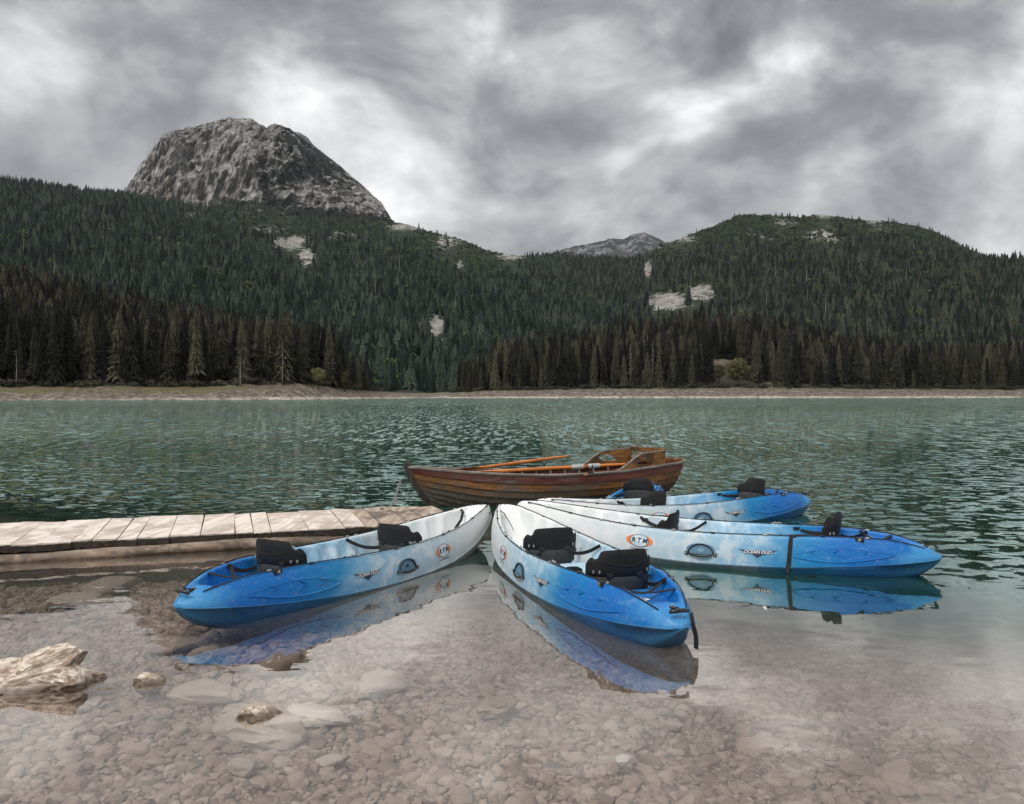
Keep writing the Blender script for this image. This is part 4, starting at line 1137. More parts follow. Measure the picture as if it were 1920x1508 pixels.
    mb.build("tank_straps", M_web, root)
    # straps tied across the foot wells, one bow strap
    for t0 in (.445, .46):
        A = Vector((t0 * KL, -.10, float(k_r(np.array(t0)) - k_well(np.array(t0))) + .05)); B = A + Vector((.22, .07, .02))
        MB().ribbon([A.lerp(B, f) + Vector((0, .02 * math.sin(f * 9), .03 * math.sin(f * 3.14))) for f in np.linspace(0, 1, 9)], (0, .4, 1), .028, .005).build("loose_strap", M_web, root)
    t0 = .915; yr = float(k_wr(np.array(t0))) - .015; zr = float(k_r(np.array(t0))) + .006
    bs = MB().ribbon([(t0 * KL, yr, zr), (t0 * KL - .02, yr - .05, zr - .03), (t0 * KL - .10, yr - .08, zr - .10), (t0 * KL - .22, yr - .09, zr - .17)], (1, 0, .4), .028, .004).build("bow_strap", M_web, root)
    for t0, mt in ((.968, M_blkpl),):
        MB().tube([(t0 * KL, 0, float(k_r(np.array(t0))) + .012), (t0 * KL, 0, float(k_r(np.array(t0))) + .028)], [.011, .009], 10).build("plug", mt, root, smooth=True)
    for s in (-1, 1):
        c = surf(np.array(.962), np.array(.45), s, .006)
        lp = [Vector(c) + Vector((.026 * math.cos(a), s * .004, .012 * math.sin(a))) for a in np.linspace(0, 6.283, 13)[:-1]]
        MB().tube(lp, .0045, 5, True).build("bow_loop", M_blkpl, root, smooth='all')
    seat_back(root, .225); seat_back(root, .595)
    return root

K0 = make_kayak()
KAYAKS = [  # stern pixel, bow pixel, label
    ((329, 1136), (914, 951), "nearest left kayak, blue stern over the stony shallows, white bow at the jetty end", 0.0),
    ((1281, 1176), (941, 950), "kayak pointing its blue stern at the viewer, a white sticker behind the rear seat", 3.7),
    ((1767, 1044), (970, 945), "long side-on kayak at right with a black strap hanging over its side to the water", 7.1),
    ((1517, 937), (1003, 943), "side-on blue and white kayak farther back, between the wooden boat and the longest-looking kayak", 11.3),
    ((1205, 921), (992, 944), "mostly hidden kayak behind the others, blue stern and black seat against the wooden boat", 15.9)]
kayaks = []
for i, (sp, bp_, lab, seed) in enumerate(KAYAKS):
    k = K0 if i == 0 else copy_tree(K0)
    zs_l, zb_l = .195, .42
    S = at(*sp, z=(.165, .165, .165, .17, .19)[i])
    Lc = math.hypot(KL, zb_l - zs_l)
    d = Vector(((bp_[0] - 960) / F, 1.0, -(bp_[1] - HOR) / F)); O = Vector((0, 0, CH))
    # point on the bow ray at the chord length from the stern (the nearer height that is plausible)
    a = d.dot(d); b = 2 * d.dot(O - S); c = (O - S).dot(O - S) - Lc * Lc; disc = max(b * b - 4 * a * c, 0)
    roots = [(-b - math.sqrt(disc)) / (2 * a), (-b + math.sqrt(disc)) / (2 * a)]
    B = O + d * (roots[1] if i < 3 else roots[0])
    if i == 4: S, B = Vector((1.97, 11.35, .22)), Vector((.55, 8.3, .06))
    v = B - S
    yaw = math.atan2(v.y, v.x); pitch = math.atan2(v.z, math.hypot(v.x, v.y)) - math.atan2(zb_l - zs_l, KL)
    M = Matrix.Rotation(yaw, 4, 'Z') @ Matrix.Rotation(-pitch, 4, 'Y')
    kk = v.length / Lc if i == 4 else 1.0
    k.matrix_basis = Matrix.Translation(S - (M @ Vector((0, 0, zs_l * kk)))) @ M @ Matrix.Scale(kk, 4)
    print("KAYAK", i, [round(x, 2) for x in S], [round(x, 2) for x in B], "pitch", round(math.degrees(pitch), 2), "len", round(v.length, 2), "disc", round(disc, 2))
    tag(k, lab, "kayak", "sit-on-top kayaks moored in a fan")
    for ch in k.children_recursive: ch["seed"] = seed
    kayaks.append(k)
# what only one of them has
def k_extra(i, mb, name, mat, **kw): return mb.build(name, mat, kayaks[i], **kw)
t0 = .305; yr = float(k_wr(np.array(t0)))
pts = [Vector(((t0 - .07) * KL, yr - .10, .34)), Vector(((t0 - .02) * KL, yr - .03, .345)), Vector((t0 * KL, yr + .005, .335))] + [Vector(surf(np.array(t0 + .004 * (1 - v)), np.array(v), 1, .008)) for v in (.85, .6, .35, .1)]
e = pts[-1]; pts += [e + Vector((0.01, .012, -.05)), e + Vector((.0, .02, -.09)), e + Vector((-.05, .03, -.10)), e + Vector((-.13, .04, -.085)), e + Vector((-.22, .045, -.075))]
k_extra(2, MB().ribbon(pts, [(1, 0, 0)] * 8 + [(.3, 1, 0)] * 4, .034, .004), "hanging_strap", M_web)
zf = float(k_r(np.array(.13)) - k_well(np.array(.13)))
stk = k_extra(1, MB().box((.118 * KL, .04, zf + .018), (.075, .055, .002), Matrix.Rotation(.5, 3, 'Z')), "sticker", M_white)
mbx = MB()
for q in range(3): mbx.box((.118 * KL - .018 + .018 * q, .04 + .01 * q - .01, zf + .020), (.006, .03, .001), Matrix.Rotation(.5, 3, 'Z'))
mbx.build("sticker_print", M_navy, stk)
p0 = surf(np.array(.03), np.array(.8), -1, .008); p1 = surf(np.array(.012), np.array(.3), -1, .01)
k_extra(1, MB().ribbon([p0, p1, Vector(p1) + Vector((-.02, -.01, -.06)), Vector(p1) + Vector((-.025, -.01, -.10)), Vector(p1) + Vector((-.02, -.012, -.14))], (1, .4, 0), .03, .005), "trailing_strap", M_web)

# ================================================================== JETTY
def mat_wood(name, c0, c1, c2, scale=1.0, rough=.8, spec=.25, axis=0, grime=(0.06, 0.05, 0.042), gm=.5, bump=.6):
    m, nt, out = new_mat(name)
    pos = nt.node('ShaderNodeTexCoord').outputs['Object']
    seed = nt.node('ShaderNodeAttribute', attribute_name='seed', attribute_type='OBJECT').outputs['Fac']
    cb = nt.node('ShaderNodeCombineXYZ'); nt.l.new(seed, cb.inputs[0]); nt.l.new(seed, cb.inputs[1])
    p = nt.vmath('ADD', pos, cb.outputs[0])
    sc = [14.0, 14.0, 14.0]; sc[axis] = .8
    n = nt.noise(nt.mapping(p, scale=tuple(sc)), scale, 6, .65, .4); n2 = nt.noise(p, 2.6 * scale, 5, .65, .5); n3 = nt.noise(p, 14 * scale, 4, .65)
    c = nt.ramp(n, [(.28, c0), (.5, c1), (.72, c2)])
    c = nt.mix(nt.math('MULTIPLY', nt.smooth(nt.math('ADD', n2, nt.math('MULTIPLY', n3, .25)), .57, .72), gm), c, grime)
    pbsdf(nt, out, c, rough, nt.bump(n, bump, .006), spec)
    return m
M_plank = mat_wood("sun_bleached_plank", (0.40, 0.335, 0.285), (0.68, 0.595, 0.525), (0.80, 0.72, 0.645), 1.0, .85, axis=1, grime=(0.34, 0.27, 0.22), gm=.6)
M_plank2 = mat_wood("damp_plank", (0.20, 0.15, 0.115), (0.40, 0.315, 0.25), (0.54, 0.45, 0.375), 1.0, .8, axis=1, gm=.7)
M_wet = mat_wood("wet_plank_end", (0.008, 0.006, 0.005), (0.026, 0.019, 0.014), (0.075, 0.055, 0.04), 2.0, .55, axis=0)
M_log = mat_wood("weathered_log", (0.11, 0.08, 0.06), (0.27, 0.205, 0.155), (0.42, 0.335, 0.265), 1.2, .75, axis=0, gm=.6)
ZD = .16
jetty = empty("jetty", (-3, 8, 0)); tag(jetty, "low bleached plank jetty at left, its end hidden by the kayak bows", "jetty")
jm = Matrix.Translation((3, -8, 0))
def front_pt(X): return Vector((X, 7.37 + (X + 4.56) * .342, ZD))
def back_pt(X): return Vector((X, 8.84 + (X + 5.47) * .183, ZD))
ax = Vector((.946, .323, 0)); nrm_ = Vector((-.323, .946, 0))
rj = np.random.default_rng(17)
x = -9.4
while x < -.62:
    wd = float(rj.choice([.20, .26, .30, .34, .16])) ; x1 = x + wd
    f0, f1 = front_pt(x + .004), front_pt(x1 - .004)
    tl = 1.45 - .035 * (x + 5.5); sk = nrm_ + ax * rj.uniform(-.006, .006)
    e0, e1 = rj.uniform(-.02, .03), rj.uniform(-.05, .05)
    zt = ZD + rj.uniform(-.006, .006); th = .045
    a, b = f0 + sk * (-e0), f1 + sk * (-e0 + rj.uniform(-.012, .012)); c, d = f1 + sk * (tl + e1), f0 + sk * (tl + e1)
    tw = rj.uniform(-.006, .006); warp = rj.uniform(0, .006)
    mb = MB(); rings = []
    for s in np.linspace(0, 1, 9):
        l, r_ = a.lerp(d, s), b.lerp(c, s); u = warp * math.sin(s * 5 + x)
        rings.append([Vector((l.x, l.y, zt - th)), Vector((r_.x, r_.y, zt - th)), Vector((r_.x, r_.y, zt + tw + u)), Vector((l.x, l.y, zt - tw + u))])
    mb.loft(rings)
    o = mb.build("plank", M_plank if (x < -1.55 or rj.random() < .3) else M_plank2, jetty, bevel=.003, M=jm); o["seed"] = float(rj.uniform(0, 40))
    # ragged wet end grain
    mb = MB(); rings = []
    for s in np.linspace(-.02, 1.02, 7):
        p = a.lerp(b, s) - nrm_ * rj.uniform(.008, .022); lo = zt - .06 - rj.uniform(0, .02)
        rings.append([Vector((p.x, p.y, lo)), Vector((p.x, p.y, zt - .008 - rj.uniform(0, .012))), Vector((p.x, p.y, zt - .01)) + nrm_ * .03, Vector((p.x, p.y, lo)) + nrm_ * .04])
    mb.loft(rings); o2 = mb.build("end_grain", M_wet, o, M=jm); o2["seed"] = 3.0
    x = x1 + rj.uniform(-.003, .004)
def beam(name, mat, off, z, r, x0=-9.4, x1=-.7, sq=1.0, wob=.012, n=14):
    pts = []; mb = MB(); rings = []
    for i in range(60):
        X = x0 + (x1 - x0) * i / 59; p = front_pt(X) + nrm_ * off; p.z = z
        rr_ = r * (1 + .10 * math.sin(i * .7) + rj.uniform(-.03, .03)); dz = wob * math.sin(i * .31)
        rings.append([p + nrm_ * (rr_ * math.cos(q)) + Vector((0, 0, dz + sq * rr_ * math.sin(q))) for q in (2 * math.pi * k / n for k in range(n))])
    o = mb.loft(rings).build(name, mat, jetty, smooth='all', M=jm); o["seed"] = 8.0; return o
beam("float_log", M_log, -.02, .034, .062, sq=.9)
beam("float_log", M_wet, .75, .03, .08)
beam("float_log", M_wet, 1.30, .03, .075)
mb = MB(); rings = []
for i in range(16):
    X = -5.4 + 1.45 * i / 15; p = front_pt(X) - nrm_ * .052; z0 = .030 + .004 * math.sin(i)
    rings.append([Vector((p.x, p.y, z0 - .014)), Vector((p.x, p.y, z0 + .014)), Vector((p.x, p.y, z0 + .016)) + nrm_ * .02, Vector((p.x, p.y, z0 - .016)) + nrm_ * .02])
mb.loft(rings).build("rubbing_strip", plain("dark_rubber", (0.03, 0.03, 0.032), .6), jetty, M=jm)

# ================================================================== ROWING BOAT
BL = 4.25
b_beam = ktab([(0, .012), (.06, .15), (.15, .33), (.3, .55), (.45, .67), (.58, .70), (.75, .66), (.9, .56), (1, .47)])
b_sheer = ktab([(0, .565), (.1, .52), (.3, .445), (.5, .41), (.7, .42), (.85, .46), (1, .505)])
b_keel = ktab([(0, -.02), (.08, -.10), (.2, -.16), (.5, -.18), (.8, -.14), (.93, -.06), (1, .02)])
def bsec(t, q, off=0.0):
    b, s, k = float(b_beam(np.array(t))), float(b_sheer(np.array(t))), float(b_keel(np.array(t)))
    full = sstep(t, .0, .35)
    y = b * (math.sin(q * math.pi / 2) ** (1.05 - .35 * full)); z = k + (s - k) * (q ** (1.15 + .55 * full))
    xr = .34 * (1 - (z - k) / (s - k)) ** 1.3 * (1 - t) ** 5 if t < 1 else 0
    xs = -.16 * (1 - (z - k) / (s - k + 1e-6)) * sstep(t, .85, 1.0)
    # outward offset, roughly normal to the section
    ny = .35 + .65 * q; nz = -(1 - q) * .8; n = math.hypot(ny, nz)
    return Vector((t * BL + xr + xs, y + off * ny / n, z + off * nz / n))
def mat_strake(name, c0, c1, c2, gloss=.5):
    m, nt, out = new_mat(name)
    pos = nt.node('ShaderNodeTexCoord').outputs['Object']
    seed = nt.node('ShaderNodeAttribute', attribute_name='seed', attribute_type='OBJECT').outputs['Fac']
    cb = nt.node('ShaderNodeCombineXYZ'); nt.l.new(seed, cb.inputs[0]); nt.l.new(seed, cb.inputs[2])
    p = nt.vmath('ADD', pos, cb.outputs[0])
    sx = nt.node('ShaderNodeSeparateXYZ'); nt.l.new(pos, sx.inputs[0])
    n = nt.noise(nt.mapping(p, scale=(.9, 9, 14)), 1.6, 6, .68, .5); n2 = nt.noise(nt.mapping(p, scale=(.7, 2, 2.4)), 3.0, 6, .7, .4); n3 = nt.noise(nt.mapping(p, scale=(.5, 3, 9)), 9, 4, .7)
    c = nt.ramp(n, [(.3, c0), (.52, c1), (.74, c2)])
    # varnish worn to grey, most of it low down and towards the bow
    low = nt.math('ADD', nt.math('MULTIPLY', nt.math('SUBTRACT', .22, sx.outputs[2]), .75), nt.math('MULTIPLY', nt.math('SUBTRACT', 1.1, sx.outputs[0]), .05))
    wr = nt.smooth(nt.math('ADD', nt.math('ADD', n2, nt.math('MULTIPLY', n3, .3)), low), .50, .74)
    grey = nt.ramp(n3, [(.3, (0.045, 0.036, 0.030)), (.55, (0.11, 0.093, 0.08)), (.75, (0.26, 0.235, 0.21))])
    c = nt.mix(nt.math('MULTIPLY', wr, .85), c, grey)
    pbsdf(nt, out, c, gloss, nt.bump(n, .5, .004), .4)
    return m
M_red = mat_strake("red_varnish", (0.030, 0.007, 0.005), (0.085, 0.018, 0.010), (0.14, 0.036, 0.016), .35)
M_amber = mat_strake("amber_varnish", (0.06, 0.024, 0.007), (0.19, 0.078, 0.02), (0.36, 0.165, 0.05), .4)
M_brown = mat_strake("brown_varnish", (0.025, 0.014, 0.008), (0.08, 0.043, 0.022), (0.17, 0.10, 0.055), .55)
M_rail = mat_wood("grey_rail", (0.12, 0.10, 0.085), (0.24, 0.205, 0.18), (0.36, 0.32, 0.285), 1.0, .8, axis=0, gm=.4)
M_stem = mat_wood("dark_stem", (0.018, 0.014, 0.012), (0.045, 0.035, 0.029), (0.09, 0.072, 0.06), 1.0, .7, axis=2)
M_bench = mat_wood("amber_bench", (0.085, 0.034, 0.010), (0.21, 0.095, 0.03), (0.33, 0.17, 0.065), 1.2, .5, axis=0, grime=(0.045, 0.030, 0.02), gm=.75)
M_inner = mat_wood("pale_inner_plank", (0.12, 0.085, 0.045), (0.24, 0.175, 0.10), (0.34, 0.26, 0.16), 1.0, .7, axis=0, gm=.5)
M_oar = mat_wood("orange_varnished_oar", (0.42, 0.125, 0.025), (0.58, 0.20, 0.05), (0.68, 0.28, 0.09), 1.0, .4, axis=0, grime=(0.25, 0.08, 0.025), gm=.35, bump=.2)
M_iron = plain("dark_iron", (0.025, 0.025, 0.027), .5, .5, .8)
boat = empty("rowing_boat"); tag(boat, "old clinker-built wooden rowing boat, varnished reddish brown, moored behind the kayaks", "rowing boat")
NS = 8; TS = np.concatenate([np.linspace(0.0, .12, 9), np.linspace(.15, 1, 30)])
for side in (-1, 1):
    for i in range(NS):
        q0, q1 = .04 + .96 * i / NS, .04 + .96 * (i + 1) / NS + (.012 if i < NS - 1 else 0)
        rings = []
        for t in TS:
            row = []
            taper = min(1, t / .06)
            for q, o in ((q0, .026), (q0 + (q1 - q0) * .35, .017), (q0 + (q1 - q0) * .7, .009), (q1, .002), (q1, -.012), (q0 + (q1 - q0) * .5, -.004), (q0, .003)):
                p = bsec(t, min(q, 1.0), o * taper + .001); row.append((p.x, side * max(p.y, .004), p.z))
            rings.append(row)
        mt = M_red if i == NS - 1 else (M_amber if i in (NS - 2, NS - 3) else M_brown)
        o = MB().loft(rings).build("strake", mt, boat, smooth=True); o["seed"] = 3.7 * i + side
        if i == NS - 1: o["label"] = "dark red varnished top strake"
    # gunwale rail and inner clamp
    rings = []
    for t in np.linspace(.0, 1.0, 44):
        p = bsec(t, 1.0); y = max(p.y, .012)
        rings.append([(p.x, side * (y + .022), p.z - .012), (p.x, side * (y + .026), p.z + .012), (p.x, side * (y + .004), p.z + .024), (p.x, side * max(y - .03, .002), p.z + .018), (p.x, side * max(y - .03, .002), p.z - .012)])
    MB().loft(rings).build("gunwale", M_rail, boat, smooth=True)["seed"] = 2.0 * side
    for j, t in enumerate(np.linspace(.12, .94, 15)):
        rings = []
        for q in np.linspace(.25, .97, 12):
            p = bsec(t, q, -.014); p2 = bsec(t, q, -.03)
            rings.append([(p.x - .014, side * p.y, p.z), (p.x + .014, side * p.y, p.z), (p2.x + .012, side * p2.y, p2.z), (p2.x - .012, side * p2.y, p2.z)])
        MB().loft(rings).build("rib", M_rail, boat)["seed"] = 1.0 * j
    # rowlock
    t = .595 if side < 0 else .565
    p = bsec(t, 1.0); c = Vector((p.x, side * p.y, p.z + .02))
    rl = MB().box(c, (.09, .05, .02)).build("rowlock", M_iron, boat, bevel=.004)
    MB().tube([c + Vector((0, 0, -.03)), c + Vector((0, 0, .05))], .009, 8).build("rowlock_pin", M_iron, rl, smooth='all')
    MB().tube([c + Vector((.045 * math.cos(a), 0, .095 + .045 * math.sin(a))) for a in np.linspace(-3.6, .45, 12)], .008, 6).build("rowlock_horn", M_iron, rl, smooth='all')
# stem, keel, transom
rings = []
for f in np.linspace(0, 1, 14):
    s0, k0 = float(b_sheer(np.array(0.))), float(b_keel(np.array(0.)))
    z = k0 - .06 + (s0 + .125 - k0) * f; u = min(max((z - k0) / (s0 - k0), 0), 1.25)
    x = .34 * max(1 - u, 0) ** 1.3 - .030 - .03 * max(u - .9, 0) * 2
    w_ = .024 + .012 * f
    rings.append([(x - .022, -w_ * .7, z), (x - .022, w_ * .7, z), (x + .07, w_ * 1.15, z + .0), (x + .07, -w_ * 1.15, z)])
MB().loft(rings).build("stem", M_stem, boat, bevel=.006)["seed"] = 1.0
MB().tube([(t * BL + (.3 * (1 - t) ** 5) - .1 * sstep(t, .85, 1), 0, float(b_keel(np.array(t))) - .02) for t in np.linspace(.04, 1, 20)], .035, 6).build("keel", M_stem, boat)
half = [bsec(1.0, q) for q in np.linspace(.02, 1, 14)]
poly = [(p.x + .004, p.y, p.z) for p in half] + [(p.x + .004, -p.y, p.z) for p in reversed(half)]
mb = MB(); n_ = len(poly); inner = [(x - .03, y, z) for x, y, z in poly]
mb.add(poly + inner, [tuple(range(n_)), tuple(reversed(range(n_, 2 * n_)))] + [(i, n_ + i, n_ + (i + 1) % n_, (i + 1) % n_) for i in range(n_)])
mb.build("transom", M_red, boat)["seed"] = 9.0
MB().box((BL - .01, 0, float(b_sheer(np.array(1.))) + .03), (.035, .92, .06)).build("transom_rail", M_bench, boat, bevel=.01)
# bottom boards, thwarts
for t0, t1 in ((.30, .36), (.56, .625), (.84, .97)):
    b0 = bsec((t0 + t1) / 2, .70).y - .03; zt = float(b_sheer(np.array((t0 + t1) / 2))) - .17
    for k in range(2 if t1 - t0 < .1 else 3):
        n3 = 2 if t1 - t0 < .1 else 3; xa = (t0 + (t1 - t0) * k / n3) * BL; xb = (t0 + (t1 - t0) * (k + 1) / n3) * BL
        MB().box(((xa + xb) / 2, 0, zt), (xb - xa - .008, 2 * b0, .026)).build("thwart_board", M_bench, boat, bevel=.005)["seed"] = float(k)
for k in range(6):
    y = -.30 + .12 * k
    MB().box((2.1, y, -.045), (2.6, .105, .02)).build("bottom_board", M_inner, boat, bevel=.004)["seed"] = float(k)
# stern seat: curved arm panels with an oval opening, and a railed back
for side in (-1, 1):
    xa, xb = .70 * BL, .915 * BL
    N = 26; outl = []
    def sh(x): return float(b_sheer(np.array(x / BL)))
    up = []
    for f in np.linspace(0, 1, N):
        x = xa + (xb - xa) * f; up.append((x, sh(x) + .018 + .185 * float(sstep(f, .02, .52)) + .02 * f))
    lo = [(xa + (xb - xa) * f, sh(xa + (xb - xa) * f) - .03) for f in np.linspace(1, 0, N)]
    cx, cz, ra, rb = xa + (xb - xa) * .56, sh(xa + (xb - xa) * .56) + .095, .145, .062
    hole = [(cx + ra * math.cos(a), max(cz + rb * math.sin(a) - .025 * math.cos(a), cz - .035)) for a in np.linspace(0, 6.283, 41)[:-1]]
    bm = bmesh.new()
    def loop(pts):
        vs = [bm.verts.new((p[0], 0, p[1])) for p in pts]; es = [bm.edges.new((vs[i], vs[(i + 1) % len(vs)])) for i in range(len(vs))]; return es
    es = loop(up + lo) + loop(hole)
    bmesh.ops.triangle_fill(bm, edges=es, use_beauty=True)
    ex = bmesh.ops.extrude_face_region(bm, geom=bm.faces[:])
    for v in [g for g in ex['geom'] if isinstance(g, bmesh.types.BMVert)]: v.co.y += .024
    for v in bm.verts: v.co.y = side * (bsec(min(v.co.x / BL, 1), 1.0).y - .012 - v.co.y)
    bmesh.ops.recalc_face_normals(bm, faces=bm.faces)
    me = bpy.data.meshes.new("arm_panel"); bm.to_mesh(me); bm.free(); me.materials.append(M_bench)
    o = link(bpy.data.objects.new("arm_panel", me), boat); o["seed"] = 4.0 + side
    cap = [(x, side * (bsec(min(x / BL, 1), 1.0).y - .022), z + .008) for x, z in up]
    MB().ribbon(cap, (0, 1, 0), .034, .018).build("arm_cap", M_rail, o)["seed"] = 1.0
xb = .905 * BL; yb = bsec(.905, 1.0).y - .03; zb_ = float(b_sheer(np.array(.905)))
back = MB().box((xb + .03, 0, zb_ + .225), (.03, 2 * yb + .06, .075)).build("back_rail", M_bench, boat, bevel=.008); back["seed"] = 6.0
MB().box((xb, 0, zb_ + .06), (.028, 2 * yb, .05)).build("lower_rail", M_bench, back, bevel=.006)["seed"] = 7.0
for y in np.linspace(-yb + .01, yb - .01, 6):
    wide = .05 if abs(abs(y) - (yb - .01)) < .01 else .028
    MB().box((xb + .014, y, zb_ + .11), (.022, wide, .20), Matrix.Rotation(.13, 3, 'Y')).build("spindle", M_bench, back, bevel=.005)["seed"] = float(y)
MB().box((2.45, -.735, float(b_sheer(np.array(.58))) - .005), (.07, .03, .016), Matrix.Rotation(.5, 3, 'Z')).build("wood_chip", M_oar, boat)

BOW, STERN = Vector((-1.38, 11.0, 0)), Vector((2.34, 12.42, 0))
dv_ = STERN - BOW; yaw = math.atan2(dv_.y, dv_.x)
boat.location = BOW; boat.rotation_euler = (R(-1.5), R(-.4), yaw); boat.scale = (dv_.length / BL,) * 3

bpy.context.view_layer.update(); BM = boat.matrix_world.copy()
def oar(A, B, roll, label, sleeves=None):
    A, B = BM @ Vector(A), BM @ Vector(B); L = (B - A).length
    o = empty("oar", A); tag(o, label, "oar", "oars lying in the rowing boat")
    d = (B - A).normalized(); s = d.cross(Vector((0, 0, 1))).normalized(); u = s.cross(d)
    M = Matrix((d, s, u)).transposed() @ Matrix.Rotation(roll, 3, 'X'); o.rotation_euler = M.to_euler()
    r0 = [.014, .018, .018, .021, .024, .026, .025, .022, .020]
    fr = [0, .02, .09, .10, .2, .35, .55, .72, .8]
    MB().tube([(f * L, 0, 0) for f in fr], r0, 10).build("shaft", M_oar, o, smooth='all')
    rings = []
    for f in np.linspace(.72, 1.0, 14):
        g = (f - .72) / .28; hw = .022 + .062 * float(sstep(g, 0, .45)) - .012 * g; th = .02 * (1 - g) + .006
        if g > .96: hw *= .9
        rings.append([(f * L, -hw, 0), (f * L, -hw * .4, th * .5), (f * L, 0, th), (f * L, hw * .4, th * .5), (f * L, hw, 0), (f * L, hw * .4, -th * .5), (f * L, 0, -th), (f * L, -hw * .4, -th * .5)])
    MB().loft(rings).build("blade", M_oar, o, smooth=True)
    if sleeves:
        for f in sleeves:
            MB().tube([(f * L - .085, 0, 0), (f * L + .085, 0, 0)], .034, 12).build("sleeve", plain("grey_sleeve", (0.36, 0.36, 0.36), .5), o, smooth=True)
    return o
oar((3.22, -.52, .52), (.58, -.10, .455), .25, "near oar with two grey sleeves, lying along the boat's near side", (.19, .285))
oar((2.88, .80, .595), (.60, .05, .47), .5, "far oar with its handle raised over the boat's far side")

# ---- mooring chain and padlock
chain = empty("mooring_chain", (-1.5, 11.2, 0)); tag(chain, "grey chain hanging from the rowing boat's bow to the jetty", "chain")
C0, C1 = at(752, 897, Y=10.98), at(714, 953, Y=9.55)
nl = 30; mb = MB(); ring = []
for a in np.linspace(0, 6.283, 13)[:-1]:
    ring.append((.022 * math.cos(a) + (.012 if math.cos(a) > 0 else -.012), .015 * math.sin(a), 0))
lk = MB().tube(ring, .0048, 6, True).build("link", M_steel_dull := plain("galvanised_chain", (0.30, 0.29, 0.28), .5, .5, .7), chain, smooth='all')
pts = []
for i in range(nl + 1):
    f = i / nl; p = C0.lerp(C1, f); p.z -= .16 * math.sin(f * math.pi) ** 1.0; pts.append(p)
for i in range(nl):
    o = lk if i == 0 else lk.copy()
    if i: COL.objects.link(o); o.parent = chain
    d = (pts[i + 1] - pts[i]); q = d.to_track_quat('X', 'Z')
    o.rotation_euler = (q.to_matrix() @ Matrix.Rotation(R(45 + 90 * (i % 2)), 3, 'X')).to_euler()
    o.location = (pts[i] + pts[i + 1]) / 2 - Vector((-1.5, 11.2, 0))
pk = empty("padlock", pts[16] + Vector((.03, -.03, -.06))); tag(pk, "small rusty padlock hanging on the mooring chain below the boat's bow", "padlock")
MB().box((0, 0, -.03), (.07, .03, .075)).build("body", plain("rusty_brass", (0.16, 0.085, 0.04), .6), pk, bevel=.008)
MB().tube([(.022 * math.cos(a), 0, .012 + .035 * math.sin(a)) for a in np.linspace(0, math.pi, 9)], .006, 6).build("shackle", M_steel_dull, pk, smooth='all')

# ================================================================== STONES ON THE BED
def mat_stone(name, ramp, silt, siltc=(0.20, 0.155, 0.125)):
    m, nt, out = new_mat(name)
    geo = nt.node('ShaderNodeNewGeometry'); pos = geo.outputs['Position']
    r = obj_random(nt)
    n = nt.noise(pos, 9, 6, .65, .3); n2 = nt.noise(pos, 55, 4, .65)
    c = nt.ramp(nt.math('ADD', nt.math('MULTIPLY', r, .55), nt.math('MULTIPLY', n, .5)), ramp)
    c = nt.mix(nt.math('MULTIPLY', n2, silt), c, siltc)
    pbsdf(nt, out, c, .85, nt.bump(nt.math('ADD', n, nt.math('MULTIPLY', n2, .4)), .5, .012), .2)
    return m
M_stone = mat_stone("silty_stone", [(.12, (0.11, 0.074, 0.054)), (.42, (0.25, 0.182, 0.142)), (.75, (0.36, 0.28, 0.228)), (.95, (0.52, 0.43, 0.37))], .35)
M_slab = mat_stone("pale_slab", [(.2, (0.30, 0.24, 0.20)), (.6, (0.44, 0.37, 0.315)), (.9, (0.54, 0.465, 0.40))], .3, (0.28, 0.23, 0.19))
def mat_dryrock():
    m, nt, out = new_mat("dry_limestone_rock")
    geo = nt.node('ShaderNodeNewGeometry'); pos = geo.outputs['Position']
    tcn = nt.node('ShaderNodeTexCoord').outputs['Object']
    st = nt.noise(nt.mapping(tcn, scale=(2, 2, 4.5), rot=(R(14), R(-8), 0)), 1.6, 6, .65, .5); n2 = nt.noise(tcn, 14, 6, .7); n3 = nt.noise(tcn, 2.6, 5, .6)
    c = nt.ramp(st, [(.34, (0.24, 0.175, 0.125)), (.47, (0.52, 0.43, 0.345)), (.60, (0.76, 0.69, 0.61))])
    c = nt.mix(nt.math('MULTIPLY', nt.smooth(n3, .46, .60), .75), c, (0.21, 0.14, 0.085))
    c = nt.mix(nt.math('MULTIPLY', nt.smooth(n2, .54, .72), .35), c, (0.12, 0.08, 0.05))
    sz = nt.node('ShaderNodeSeparateXYZ'); nt.l.new(pos, sz.inputs[0])
    wet = nt.math('SUBTRACT', 1.0, nt.smooth(nt.math('ADD', sz.outputs[2], nt.math('MULTIPLY', n3, .02)), .022, .046))
    c = nt.mix(nt.math('MULTIPLY', wet, .75), c, (0.07, 0.046, 0.028))
    pbsdf(nt, out, c, nt.math('SUBTRACT', .9, nt.math('MULTIPLY', wet, .5)), nt.bump(nt.math('ADD', st, nt.math('MULTIPLY', n2, .5)), .7, .008), .3)
    return m
M_dry = mat_dryrock()
